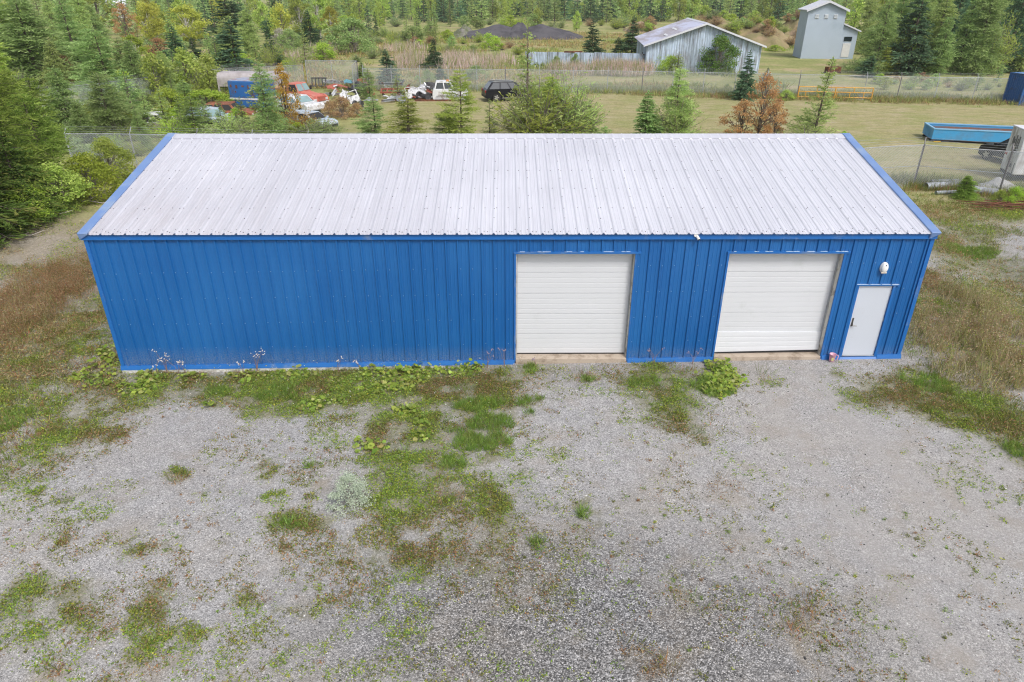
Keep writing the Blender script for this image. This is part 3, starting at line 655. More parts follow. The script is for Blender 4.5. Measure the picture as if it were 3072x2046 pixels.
def conifer(seed, nwh=30, nbr=6, R0=.24, start=.05, rise=.25, droop=.25, twigs=9, sub=3, tl=.36, cw=.016, pw=.85, gap=.12, lean=0., tuft=False, top=.93):
    rng = np.random.default_rng(seed); rr = random.Random(seed)
    P = []; D = []; L = []; Wd = []; LV = []; segs = []
    segs.append(([(0, 0, 0), (lean*.15, 0, .35), (lean*.5, 0, .7), (lean, 0, 1.)], [.016, .011, .006, .001]))
    az0 = rr.uniform(0, 6.28); ga = [rr.uniform(.68, 1.25) for _ in range(9)]; hole = (rr.uniform(0, 6.28), rr.uniform(.2, .7))
    for i in range(nwh):
        hz = start+(top-start)*(i/(nwh-1))**1.0; hz += rr.uniform(-.3, .3)/nwh
        for k in range(nbr if hz < .8 else max(4, nbr-1)):
            if rr.random() < gap: continue
            az = rr.uniform(0, 6.283); q = max(0, 1-hz)
            Lb = R0*(q**pw)*rr.uniform(.62, 1.18)*(1 if hz > .12 else .8)+.012
            up = rise+.55*hz*hz*(1 if not tuft else .7)+rr.uniform(-.1, .1)
            gi = min(max(hz, 0), .999)*8; Lb *= (ga[int(gi)]*(1-gi % 1)+ga[int(gi)+1]*(gi % 1))*(1+.22*math.cos(az-az0))
            if abs(hz-hole[1]) < .12 and math.cos(az-hole[0]) > .4: Lb *= .45
            o = np.array([lean*hz*hz, 0, hz]); ca, sa = math.cos(az), math.sin(az)
            def pt(t, Lb=Lb, up=up, o=o, ca=ca, sa=sa):
                return o+np.array([ca*Lb*t, sa*Lb*t, Lb*(up*t-droop*t*t)])
            segs.append(([tuple(pt(0)), tuple(pt(.5)), tuple(pt(1))], [.0035*(q+.25), .002*(q+.2), .0006]))
            nt_ = max(3, int(twigs*(.35+Lb/R0)))
            for j in range(nt_):
                t = .12+.88*(j+rr.random())/nt_; p = pt(t); s = 1 if (j % 2) else -1
                tang = pt(min(1, t+.05))-pt(t-.05); tang /= np.linalg.norm(tang)
                sd_ = np.array([-sa, ca, 0])*s
                d = tang*rr.uniform(.5, 1.)+sd_*rr.uniform(.3, .95)+np.array([0, 0, rr.uniform(-.28, .2)])
                d /= np.linalg.norm(d); ln = tl*Lb*(1.05-.6*t)*rr.uniform(.7, 1.25)+.012
                lv = rr.random()*.75+.25*t
                if tuft:
                    for u in range(sub):
                        b0 = p+d*ln*(u/sub); dd = d*.8+np.array([rr.gauss(0, .5), rr.gauss(0, .5), rr.gauss(.1, .45)])
                        P.append(b0); D.append(dd); L.append(ln*.55+.008); Wd.append(cw*rr.uniform(.7, 1.2)); LV.append(lv)
                else:
                    for u in range(sub):
                        dd = d+np.array([rr.gauss(0, .22), rr.gauss(0, .22), rr.gauss(0, .18)])
                        P.append(p+d*ln*.28*u); D.append(dd); L.append(ln*(.95-.2*u)); Wd.append(cw*rr.uniform(.8, 1.3)*(1.1-.5*t)); LV.append(lv)
    # leader
    for u in range(14):
        z = top+(.98-top)*u/14; P.append(np.array([lean*z*z, 0, z])); D.append(np.array([rr.gauss(0, .5), rr.gauss(0, .5), .8])); L.append(.03); Wd.append(cw*.8); LV.append(rr.random())
    V, Q_ = frame_quads(np.array(P), np.array(D), np.array(L), np.array(Wd), rng)
    return V, Q_, np.array(LV), segs
def broadleaf(seed, n=5000, leaf=.022, rx=.34, base=.22, clumps=26, lean=0., stems=1, flat=.0, clump_r=.13, shape=1.):
    rng = np.random.default_rng(seed); rr = random.Random(seed)
    segs = []; C = []
    for k in range(clumps):
        u = rr.random(); az = rr.uniform(0, 6.283); zz = base+(1-base)*(k+.5)/clumps
        q = (zz-base)/(1-base); rad = rx*(math.sin(math.pi*min(1, .12+.86*q**shape))**.7)*math.sqrt(rr.uniform(.15, 1))
        C.append(np.array([math.cos(az)*rad+lean*zz, math.sin(az)*rad, zz*.93]))
    C.append(np.array([lean, 0, .95]))
    for s in range(stems):
        a = rr.uniform(0, 6.28); b = .10*(stems > 1)
        segs.append(([(b*.3*math.cos(a), b*.3*math.sin(a), 0), (b*math.cos(a)+lean*.25, b*math.sin(a), .35), (b*1.3*math.cos(a)+lean*.6, b*1.3*math.sin(a), .68), (lean*.9, 0, .92)], [.018, .013, .007, .002] if stems == 1 else [.01, .008, .004, .001]))
    for c in C:
        z1 = max(.02, c[2]*rr.uniform(.35, .7)); o = np.array([lean*z1*.6, 0, z1]); mid = (o+c)/2+np.array([rr.gauss(0, .02), rr.gauss(0, .02), .02])
        segs.append(([tuple(o), tuple(mid), tuple(c)], [.006, .004, .0012]))
    C = np.array(C); per = n//len(C); P = []; LV = []
    for c in C:
        r = clump_r*rr.uniform(.6, 1.25); p = rng.normal(size=(per, 3)); p /= np.linalg.norm(p, axis=1, keepdims=True)+1e-9
        p *= (rng.random((per, 1))**.45)*r; p[:, 2] *= .75; P.append(c+p); LV.append(np.clip(rng.random(per)*.6+rr.random()*.4, 0, 1))
    P = np.concatenate(P); P[:, 2] = np.maximum(P[:, 2], .01); LV = np.concatenate(LV); D = rng.normal(size=P.shape)+np.array([0, 0, -.2])
    s = leaf*(.6+.8*rng.random(len(P)))
    V, Q_ = frame_quads(P, D, s, s*.72, rng, None if not flat else np.array([0, 0, flat]))
    return V, Q_, LV, segs
def plume(seed, stems=64, R0=.5, twigs=11, sub=4, cw=.013, low=.2):
    """feathery many-stemmed bush: stems arch outwards and carry tufted twigs"""
    rng = np.random.default_rng(seed); rr = random.Random(seed); P = []; D = []; L = []; Wd = []; LV = []; segs = []
    for k in range(stems):
        az = rr.uniform(0, 6.283); u = math.sqrt(rr.random()); rt = R0*u*rr.uniform(.8, 1.1); ht = (1-low*0-.62*u**2.2)*rr.uniform(.62, 1.04)
        if rr.random() < .2: ht *= .55
        a = np.array([math.cos(az), math.sin(az), 0]); base = a*rr.uniform(0, .12)*R0; tone = rr.random()*.45
        def pt(t, a=a, base=base, rt=rt, ht=ht): return base+a*rt*(t**1.5)+np.array([0, 0, ht*(t*(1.15-.15*t))])
        segs.append(([tuple(pt(0)), tuple(pt(.5)), tuple(pt(1))], [.010, .006, .0015]))
        for j in range(twigs):
            t = .22+.78*(j+rr.random())/twigs; p = pt(t); tang = pt(min(1., t+.05))-pt(t-.05); tang /= np.linalg.norm(tang)
            d = tang*.55+np.array([rr.gauss(0, .6), rr.gauss(0, .6), rr.gauss(.1, .35)]); d /= np.linalg.norm(d); ln = .13*(1.15-.6*t)*rr.uniform(.6, 1.3); lv = min(1., tone+rr.random()*.4+.2*t)
            for q in range(sub): P.append(p+d*ln*q/sub); D.append(d*.8+np.array([rr.gauss(0, .5), rr.gauss(0, .5), rr.gauss(.1, .4)])); L.append(ln*.5+.012); Wd.append(cw*rr.uniform(.7, 1.3)); LV.append(lv)
    V, Q_ = frame_quads(np.array(P), np.array(D), np.array(L), np.array(Wd), rng); return V, Q_, np.array(LV), segs
SH = {}
def shape(name, gen, bark):
    V, Q_, lv, segs = gen
    SH[name] = (np_mesh('crown', V, Q_, bpy.data.materials[0], attr=lv, parent=False), limb_mesh('trunk', segs, bark), float(np.quantile(np.hypot(V[:, 0], V[:, 1]), .97)))
for i in range(3): shape(f'spruce{i}', conifer(100+i, 40, 7, .235, .04, .05, .18, 10, 3, .40, .017, .80, .08), M_BARK)
for i in range(2): shape(f'nearspruce{i}', conifer(150+i, 46, 8, .25, .05, .02, .22, 15, 4, .40, .0085, .72, .10), M_BARK)
for i in range(2): shape(f'nearlarch{i}', conifer(170+i, 36, 7, .27, .05, .12, .20, 14, 4, .42, .0062, .70, .18, tuft=True, lean=.03*(1-2*i)), M_BARK)
for i in range(3): shape(f'larch{i}', conifer(200+i, 28, 6, .25, .06, .18, .10, 14, 5, .42, .0062, .78, .20, lean=.02*(i-1), tuft=True, top=.90), M_BARK)
for i in range(2): shape(f'feather{i}', conifer(300+i, 40, 7, .27, .05, .10, .25, 13, 4, .45, .0085, .70, .12, tuft=True), M_BARK)
for i in range(3): shape(f'farspruce{i}', conifer(400+i, 26, 5, .20, .06, .0, .2, 5, 2, .5, .030, .85, .08), M_BARK)
for i in range(2): shape(f'farlarch{i}', conifer(500+i, 22, 5, .21, .08, .2, .12, 6, 3, .5, .018, .75, .12, tuft=True), M_BARK)
for i in range(2): shape(f'thin{i}', conifer(600+i, 24, 5, .15, .05, .35, .1, 8, 3, .45, .0085, .75, .22, tuft=True, top=.88), M_BARK)
for i in range(2): shape(f'aspen{i}', broadleaf(700+i, 5200, .026, .26, .18, 34, .04*(1-2*i), clump_r=.10), M_BIRCH)
for i in range(2): shape(f'farleaf{i}', broadleaf(750+i, 1700, .048, .30, .12, 22, clump_r=.14), M_BARK)
for i in range(3): shape(f'bush{i}', broadleaf(800+i, 5200, .040, .62, .03, 44, stems=5, clump_r=.19, shape=.6), M_TWIG)
for i in range(2): shape(f'alder{i}', broadleaf(850+i, 7000, .034, .50, .02, 60, stems=6, clump_r=.15, shape=.7), M_TWIG)
for i in range(2): shape(f'maple{i}', broadleaf(900+i, 2700, .027, .32, .12, 46, .03, stems=3, clump_r=.085, shape=.8), M_BARK)
for i in range(3): shape(f'plume{i}', plume(950+i, 66+12*i), M_TWIG)
shape('sparse', conifer(650, 28, 5, .24, .02, .30, .12, 10, 4, .42, .009, 1.25, .16, lean=.04, tuft=True, top=.95), M_BARK)
LM = dict(
 spruce=leaf_mat('spruce_needles', (.026, .052, .026), (.058, .10, .050), (.095, .15, .07), .22, 2.1),
 bluespruce=leaf_mat('blue_spruce_needles', (.032, .066, .038), (.072, .125, .068), (.11, .17, .09), .24, 2.15),
 larch=leaf_mat('larch_needles', (.115, .155, .05), (.20, .245, .09), (.27, .30, .125), .4, 2.3),
 larchy=leaf_mat('yellowing_larch_needles', (.135, .185, .035), (.225, .275, .065), (.31, .35, .10), .35, 2.0),
 larchb=leaf_mat('grey_green_larch_needles', (.085, .125, .042), (.155, .21, .078), (.23, .28, .12), .35, 2.2),
 feather=leaf_mat('feathery_green_needles', (.05, .085, .016), (.12, .165, .034), (.19, .24, .06), .34, 2.4),
 aspen=leaf_mat('yellow_aspen_leaves', (.22, .24, .045), (.34, .335, .07), (.44, .40, .11), .35, 1.5),
 gold=leaf_mat('golden_leaves', (.36, .24, .04), (.48, .32, .06), (.40, .34, .09), .35, 1.25),
 alder=leaf_mat('alder_leaves', (.10, .14, .03), (.19, .23, .055), (.28, .30, .10), .3),
 alderp=leaf_mat('pale_alder_leaves', (.14, .17, .06), (.24, .265, .11), (.32, .34, .17), .3),
 yellowbush=leaf_mat('yellow_green_bush_leaves', (.14, .20, .03), (.235, .30, .05), (.33, .37, .08), .35, 1.9),
 willow=leaf_mat('willow_leaves', (.085, .13, .045), (.16, .21, .08), (.24, .28, .12), .3),
 rust=leaf_mat('rusty_maple_leaves', (.30, .175, .085), (.40, .25, .125), (.36, .30, .13), .38, 1.75),
 brown=leaf_mat('brown_brush_leaves', (.13, .085, .05), (.22, .15, .085), (.20, .20, .07), .25),
 green=leaf_mat('deep_green_leaves', (.045, .085, .02), (.10, .15, .035), (.2, .19, .06), .25, 1.6),
 grey=leaf_mat('grey_brush_leaves', (.17, .16, .13), (.27, .26, .22), (.24, .27, .15), .25),
)
_first = set()
def plant(name, shp, mat, x, y, h, wid, label, cat, group=None, rz=None, z=None):
    """one tree or shrub: trunk and crown under an Empty at its foot"""
    crown, trunk, rq = SH[shp]
    zz = float(gz(x, y)) if z is None else z
    sx = wid/(2*rq); rr = random.Random(int(x*977+y*331))
    t = thing(name, label, cat, (x, y, zz-.03), rr.uniform(0, 6.28) if rz is None else rz, group, (sx, sx, h))
    c = bpy.data.objects.new('crown', crown); k = bpy.data.objects.new('trunk', trunk)
    for o in (c, k): COL.objects.link(o); o.parent = t
    c.material_slots[0].link = 'OBJECT'; c.material_slots[0].material = LM[mat]
    return t
def survey_plant(name, shp, mat, dx, by, ty, wd, label, cat, group=None, rz=None):
    p = G(dx, by); h = height_at(p, dx, ty); return plant(name, shp, mat, p[0], p[1], h, wd*mpp(p), label, cat, group, rz)
# ---------------------------------------------------------------- buildings far behind
def rib_sheet(mb, p0, u, length, zlo, zhi, n, per=.25, h=.025, mi=0):
    """upright ribbed sheet from p0 along unit u; zlo/zhi functions of distance; n = outward normal"""
    V = []; F = []; k = 0; s = 0.; pts = []
    while s < length:
        for d, q in ((0, 0), (.28, 0), (.42, 1), (.72, 1), (.86, 0)):
            if s+d*per < length: pts.append((s+d*per, q*h))
        s += per
    pts.append((length, 0))
    for s, q in pts:
        x, y = p0[0]+u[0]*s+n[0]*q, p0[1]+u[1]*s+n[1]*q
        V += [(x, y, zlo(s)), (x, y, zhi(s))]
    for i in range(len(pts)-1): F.append((2*i, 2*i+2, 2*i+3, 2*i+1))
    mb.add(V, F, mi)
def weathered_sheet():
    mt, t, o = new_mat('weathered_barn_steel'); g = N(t); P = g.n('ShaderNodeTexCoord').outputs['Object']
    s = g.noise(g.scaled(P, (3.2, 3.2, .28)), 1., 6, .7); b2 = g.noise(g.scaled(P, (1., 1., .5)), .7, 5, .6); sh = g.noise(g.scaled(P, (.9, .9, .02)), 1.0, 2)
    c = g.ramp(s, [(.30, (.14, .12, .12)), (.42, (.34, .40, .47)), (.53, (.52, .62, .76)), (.8, (.64, .74, .88))])
    c = g.mix(g.ramp(b2, [(.52, 0.), (.68, .75)]), c, (.23, .21, .21, 1))
    c = g.mix(1., c, g.ramp(sh, [(.35, .78), (.65, 1.1)]), 'MULTIPLY')
    b = g.n('ShaderNodeBsdfPrincipled', i_Roughness=.7, i_Metallic=.1); t.links.new(c, b.inputs['Base Color']); t.links.new(b.outputs[0], o.inputs[0]); return mt
M_BARN = weathered_sheet()
M_BROOF = pm('barn_roof_steel', (.50, .52, .65), .5, .1, .12, .5, dirt=(.33, .31, .34), damt=.5, dscale=.4, stretch=(1, .2, 1))
M_GREY = pm('grey_cladding', (.40, .47, .56), .75, 0, .07, .6, dirt=(.35, .42, .50), damt=.4, dscale=.25)
M_RWHITE = pm('white_roof_trim', (.62, .63, .68), .5, 0, .05, 2)
M_DGLASS = pm('dark_glass', (.02, .03, .035), .12, 0, .2, 3)

barn = thing('grey_barn', 'weathered corrugated metal barn with a wide gable beyond the back fence', 'barn')
bu = np.array([.9945, -.105]); bv = np.array([.105, .9945]); b0 = np.array([28.2, 75.8]); BW, BL, BE, BR_ = 14.0, 17.5, 3.25, 5.65
def B(s, d, z): q = b0+bu*s+bv*d; return (q[0], q[1], z)
mb_ = MB(); rib_sheet(mb_, b0, bu, BW, lambda s: -.3, lambda s: BE+(BR_-BE)*(1-abs(s-BW/2)/(BW/2))-.03, -bv, .30, .04); mb_.build('gable_wall', M_BARN, barn)
mb_ = MB(); rib_sheet(mb_, b0+bv*BL, bu, BW, lambda s: -.3, lambda s: BE+(BR_-BE)*(1-abs(s-BW/2)/(BW/2))-.03, bv, .30, .04); mb_.build('gable_wall', M_BARN, barn)
for s, nn in ((0, -bu), (BW, bu)):
    mb_ = MB(); rib_sheet(mb_, b0+bu*s, bv, BL, lambda q: -.3, lambda q: BE-.05, nn, .30, .04); mb_.build('side_wall', M_BARN, barn)
for sgn in (-1, 1):
    mb_ = MB(); e = (-.45 if sgn < 0 else BW+.45); ze = BE-.45*(BR_-BE)/(BW/2)
    n = 46; V = []; F = []
    for i in range(n*3+1):
        d = -.5+(BL+1)*i/(n*3); hh = .03 if i % 3 == 0 else 0
        V += [B(e, d, ze+hh), B(BW/2, d, BR_+hh), B(e, d, ze-.06), B(BW/2, d, BR_-.06)]
    for i in range(n*3):
        a, b = 4*i, 4*i+4; F += [(a, b, b+1, a+1), (a+2, a+3, b+3, b+2), (a, a+2, b+2, b)]
    F += [(0, 1, 3, 2), (4*n*3, 4*n*3+2, 4*n*3+3, 4*n*3+1)]
    r_ = mb_.add(V, F).build('roof_slope', M_BROOF, barn)
    tr = MB(); tr.hexa([B(e, -.56, ze-.16), B(BW/2, -.56, BR_-.16), B(BW/2, -.50, BR_-.16), B(e, -.50, ze-.16)], [B(e, -.56, ze+.05), B(BW/2, -.56, BR_+.05), B(BW/2, -.50, BR_+.05), B(e, -.50, ze+.05)])
    tr.build('barge_board', M_RWHITE, barn)
sk = MB()
for (d0, d1, f0, f1) in ((5, 10, .40, .44), (1.5, 5, .62, .66)):
    pts = [(BW/2*(1-f), BR_-(BR_-BE)*f) for f in (f0, f1)]
    sk.hexa([B(pts[1][0], d0, pts[1][1]+.035), B(pts[0][0], d0, pts[0][1]+.035), B(pts[0][0], d1, pts[0][1]+.035), B(pts[1][0], d1, pts[1][1]+.035)], [B(pts[1][0], d0, pts[1][1]+.06), B(pts[0][0], d0, pts[0][1]+.06), B(pts[0][0], d1, pts[0][1]+.06), B(pts[1][0], d1, pts[1][1]+.06)])
sk.build('roof_skylight', pm('skylight_sheet', (.66, .67, .70), .5), barn)
rc_ = MB(); rc_.prism([(BW/2-.25, BR_-.05), (BW/2, BR_+.09), (BW/2+.25, BR_-.05)], -.55, BL+.55); rc_.v = [B(p[0], p[1], p[2]) for p in rc_.v]; rc_.build('ridge_cap', M_RWHITE, barn)
# low corrugated screen wall left of the barn
lw = thing('corrugated_screen', 'low weathered corrugated metal screen wall left of the grey barn', 'fence')
la, lb = G(1207, 152), G(1476, 163); lu = (lb-la)[:2]; LL = np.linalg.norm(lu); lu = lu/LL; ln_ = np.array([lu[1], -lu[0]])
np_ = 5
for i in range(np_):
    a = LL*i/np_; b = LL*(i+1)/np_-.05; mb_ = MB(); hh = (1.85, 1.9, 1.95, 2.02, 2.05)[i]
    rib_sheet(mb_, la[:2]+lu*a, lu, b-a, lambda s: -.2, lambda s, hh=hh: hh, ln_, .22, .03); rib_sheet(mb_, la[:2]+lu*a-ln_*.03, lu, b-a, lambda s: -.2, lambda s, hh=hh: hh, -ln_, .22, .03)
    mb_.build('sheet', M_BARN, lw)
for s in np.linspace(.1, LL-.1, 6):
    q = la[:2]+lu*s-ln_*.15; MB().box(q[0]-.06, q[0]+.06, q[1]-.06, q[1]+.06, -.3, 1.9).build('post', M_RUST, lw)
q = la[:2]+lu*LL*.42; MB().box(q[0]-1.2, q[0]+1.2, q[1]-.12, q[1]-.05, 1.9, 2.1).build('beam', M_RUST, lw)
rk_ = G(1484, 161); rack = thing('rusty_rack', 'rusted upright steel rack between the low screen wall and the grey barn', 'rack', tuple(rk_), R(-10))
mb_ = MB()
for xx in (-.55, .55):
    for yy in (-.3, .3): mb_.box(xx-.05, xx+.05, yy-.05, yy+.05, -.1, 2.1)
for zz in (.35, .8, 1.3, 1.8): mb_.box(-.6, .6, -.35, .35, zz, zz+.08)
mb_.tube([(-.5, -.3, .3), (.5, -.3, 1.7)], .04, 6); mb_.build('frame', M_RUST, rack)
MB().box(-.5, .5, -.25, .25, .43, .78).build('load', M_DARK, rack, bevel=.05)
# tall grey tower building
tw = thing('grey_tower', 'tall narrow grey building with white roof edges and three small louvred vents', 'building')
tu = np.array([.987, -.16]); tv = np.array([.16, .987]); t0 = np.array([55.7, 95.6]); TW, TD, TE, TR = 5.35, 5.6, 6.75, 7.85
def T(s, d, z): q = t0+tu*s+tv*d; return (q[0], q[1], z)
mb_ = MB()
V = [T(0, 0, -.4), T(TW, 0, -.4), T(TW, TD, -.4), T(0, TD, -.4), T(0, 0, TE), T(TW, 0, TE), T(TW, TD, TE), T(0, TD, TE), T(TW*.5, 0, TR), T(TW*.5, TD, TR)]
mb_.add(V, [(0, 1, 5, 8, 4), (1, 2, 6, 5), (2, 3, 7, 9, 6), (3, 0, 4, 7)]).build('wall', M_GREY, tw)
for sgn in (-1, 1):
    e = -.35 if sgn < 0 else TW+.35; ze = TE-.35*(TR-TE)/(TW/2); mb_ = MB()
    mb_.hexa([T(e, -.4, ze+.02), T(TW/2, -.4, TR+.02), T(TW/2, TD+.4, TR+.02), T(e, TD+.4, ze+.02)], [T(e, -.4, ze+.12), T(TW/2, -.4, TR+.12), T(TW/2, TD+.4, TR+.12), T(e, TD+.4, ze+.12)])
    mb_.build('roof_slope', M_RWHITE, tw)
    mb_ = MB(); mb_.hexa([T(e, -.45, ze-.16), T(TW/2, -.45, TR-.16), T(TW/2, -.403, TR-.16), T(e, -.403, ze-.16)], [T(e, -.45, ze+.14), T(TW/2, -.45, TR+.14), T(TW/2, -.403, TR+.14), T(e, -.403, ze+.14)]); mb_.build('barge_board', M_RWHITE, tw)
for s in (1.3, 2.63, 3.95):
    mb_ = MB(); mb_.hexa([T(s-.27, -.06, 5.55), T(s+.27, -.06, 5.55), T(s+.27, .0, 5.55), T(s-.27, .0, 5.55)], [T(s-.27, -.06, 6.12), T(s+.27, -.06, 6.12), T(s+.27, .0, 6.12), T(s-.27, .0, 6.12)])
    for k in range(4): z = 5.62+.13*k; mb_.hexa([T(s-.23, -.10, z), T(s+.23, -.10, z), T(s+.23, -.062, z+.03), T(s-.23, -.062, z+.03)], [T(s-.23, -.10, z+.02), T(s+.23, -.10, z+.02), T(s+.23, -.062, z+.07), T(s-.23, -.062, z+.07)])
    mb_.build('vent', pm('vent_louvre', (.50, .53, .56), .6), tw)
an = MB(); AW = 2.3
an.hexa([T(TW, .3, -.4), T(TW+AW, .3, -.4), T(TW+AW, TD-.3, -.4), T(TW, TD-.3, -.4)], [T(TW, .3, 4.75), T(TW+AW, .3, 3.85), T(TW+AW, TD-.3, 3.85), T(TW, TD-.3, 4.75)]).build('annex', M_GREY, tw)
mb_ = MB(); mb_.hexa([T(TW, -.05, 4.78), T(TW+AW+.35, -.05, 3.75), T(TW+AW+.35, TD, 3.75), T(TW, TD, 4.78)], [T(TW, -.05, 4.96), T(TW+AW+.35, -.05, 3.93), T(TW+AW+.35, TD, 3.93), T(TW, TD, 4.96)]); mb_.build('annex_roof', M_RWHITE, tw)
for z0_, z1_ in ((.3, 2.2), (2.5, 3.1)):
    mb_ = MB(); mb_.hexa([T(TW+.5, .24, z0_), T(TW+1.6, .24, z0_), T(TW+1.6, .298, z0_), T(TW+.5, .298, z0_)], [T(TW+.5, .24, z1_), T(TW+1.6, .24, z1_), T(TW+1.6, .298, z1_), T(TW+.5, .298, z1_)]); mb_.build('window', M_DGLASS if z0_ > 1 else pm('annex_door_white', (.6, .6, .6), .6), tw)
bx = G(1913, 168); o_ = thing('rusty_tank', 'small rust brown steel box lying on the grass near the grey tower', 'tank', tuple(bx), R(12))
MB().box(-.9, .9, -.4, .4, .05, .75).build('shell', M_RUST, o_, bevel=.06); MB().box(-.95, -.75, -.45, .45, -.05, .12).build('skid', M_DARK, o_); MB().box(.75, .95, -.45, .45, -.05, .12).build('skid', M_DARK, o_)
# heaps
HEAPS = []
def heap_z(x, y):
    z = 0.
    for cx, cy, rx, ry, h, sharp, rough, seed in HEAPS:
        U, V = (x-cx)/rx, (y-cy)/ry
        if abs(U) < 1.2 and abs(V) < 1.2:
            q = math.hypot(U, V)+(float(fbm(U*2.2+9, V*2.2+4, seed))-.5)*rough*1.3
            if q < 1: z = max(z, h*(1-q)**(1/sharp)*(.8+.5*(float(fbm(U*3+3, V*3+1, seed+5))-.3)))
    return z
def heap(name, cx, cy, rx, ry, h, mat, label=None, cat=None, kind=None, rot=0., seed=0, n=46, sharp=1.25, rough=.35):
    u = np.linspace(-1.25, 1.25, n); U, Vv = np.meshgrid(u, u); q = np.sqrt(U*U+Vv*Vv)+(fbm(U*2.2+9, Vv*2.2+4, seed)-.5)*rough*1.3
    z = h*np.clip(1-q, 0, 1)**(1/sharp)*(.8+.5*(fbm(U*3+3, Vv*3+1, seed+5)-.3))+(fbm(U*9, Vv*9, seed+9)-.5)*.12*h*(q < 1); z = np.where(q > 1, -.25, z)
    if name == 'earth_bank': HEAPS.append((cx, cy, rx, ry, h, sharp, rough, seed))
    c, s = math.cos(rot), math.sin(rot); X = cx+U*rx*c-Vv*ry*s; Y = cy+U*rx*s+Vv*ry*c
    ix = np.arange(n*n).reshape(n, n); Qh = np.stack([ix[:-1, :-1], ix[:-1, 1:], ix[1:, 1:], ix[1:, :-1]], -1).reshape(-1, 4)
    o = np_mesh(name, np.stack([X.ravel(), Y.ravel(), z.ravel()], -1), Qh, mat, smooth=True); return tag(o, label, cat, kind=kind)
M_ASPH = pm('dark_crushed_asphalt', (.05, .046, .055), .95, 0, .35, .9, dirt=(.085, .08, .09), damt=.6, dscale=.4, bump=.6)
M_RUBB = pm('broken_rubble', (.20, .185, .17), .95, 0, .5, 1.6, dirt=(.10, .115, .05), damt=.7, dscale=.5, bump=.8)
M_EARTH = pm('brushy_earth', (.32, .225, .145), .95, 0, .45, .6, dirt=(.22, .19, .085), damt=.8, dscale=.25, bump=.8)
M_TAN = pm('bare_earth', (.36, .27, .19), .95, 0, .3, .6, dirt=(.2, .17, .08), damt=.6, dscale=.3, bump=.8)
def heap_at(name, dx, by, ty, wd, dep, mat, label, cat, seed, **k):
    p = G(dx, by); w_ = wd*mpp(p)/2; return heap(name, p[0], p[1]+dep, w_, dep, height_at(p, dx, ty)*1.12, mat, label, cat, seed=seed, **k)
heap_at('asphalt_pile', 1196, 91, 55, 110, 7, M_ASPH, 'peaked pile of dark crushed asphalt beyond the meadow', 'pile', 1)
heap_at('asphalt_pile', 1145, 91, 63, 250, 7, M_ASPH, 'long low dark asphalt pile just left of the tallest peak', 'pile', 2)
heap_at('asphalt_pile', 1246, 92, 61, 230, 7, M_ASPH, 'dark asphalt pile sloping away right of the tallest peak', 'pile', 3)
heap_at('rubble_pile', 1064, 89, 60, 70, 7, M_RUBB, 'grey rubble heap overgrown with weeds at the left end of the dark piles', 'pile', 4)
heap_at('rubble_pile', 1276, 88, 62, 60, 4, M_RUBB, 'pile of grey broken slabs on the right shoulder of the dark piles', 'pile', 5)
for i, (dx, by, ty, wd, dep, mt_) in enumerate([(1690, 108, 36, 190, 12, M_EARTH), (1780, 112, 46, 200, 10, M_EARTH), (1745, 92, 47, 70, 6, M_TAN), (1860, 104, 52, 150, 10, M_EARTH), (1640, 100, 44, 120, 10, M_EARTH), (1485, 76, 53, 70, 8, M_TAN)]):
    p = G(dx, by); heap('earth_bank', p[0], p[1]+dep, wd*mpp(p)/2, dep, height_at(p, dx, ty)*1.1, mt_, kind='structure', seed=20+i, rough=.5)
# ---------------------------------------------------------------- vehicles
M_TYRE = pm('tyre', (.02, .02, .02), .85, 0, .2, 8, dirt=(.12, .1, .08), damt=.3)
M_RIM = pm('alloy_rim', (.5, .5, .5), .35, .7, .1, 4)
M_GLASS = pm('car_glass', (.025, .03, .032), .08, 0, .1, 2, spec=.8)
M_GLASSB = pm('pale_car_glass', (.22, .32, .33), .12, 0, .2, 2, spec=.8)
M_CHROME = pm('chrome', (.62, .63, .65), .25, .8, .15, 4)
M_BLACKP = pm('black_plastic', (.03, .03, .03), .7)
M_REDL = pm('red_lens', (.35, .015, .02), .25)
M_ORAL = pm('orange_lens', (.6, .18, .01), .3)
M_CLRL = pm('clear_lens', (.55, .56, .58), .2)
def wheel(parent, x, y, r, wd=.22, side=1, rim=M_RIM):
    t = MB().lathe([(r*.6, -wd/2), (r*.95, -wd/2), (r, -wd*.3), (r, wd*.3), (r*.95, wd/2), (r*.6, wd/2)], 20, axis='y').build('wheel', M_TYRE, parent, smooth=False); t.location = (x, y, r)
    b = MB(); b.lathe([(r*.62, 0), (r*.60, .03), (r*.5, .02), (r*.18, .035), (.001, .04)], 20, axis='y')
    for k in range(5):
        a = k*1.2566; b.hexa([(.05*math.cos(a+1.57)*s_+q*math.cos(a), .03, .05*math.sin(a+1.57)*s_+q*math.sin(a)) for s_, q in ((-1, .02), (1, .02), (1, r*.58), (-1, r*.58))], [(.05*math.cos(a+1.57)*s_+q*math.cos(a), .055, .05*math.sin(a+1.57)*s_+q*math.sin(a)) for s_, q in ((-1, .02), (1, .02), (1, r*.58), (-1, r*.58))])
    o = b.build('rim', rim, t)
    o.scale = (1, side, 1); o.location = (0, side*(wd/2-.035), 0)
    return t
def arch(cx, r, z0_, n=9):
    return [(cx+r*math.cos(math.pi*k/(n-1)), z0_+max(0, r*math.sin(math.pi*k/(n-1)))) for k in range(n)]
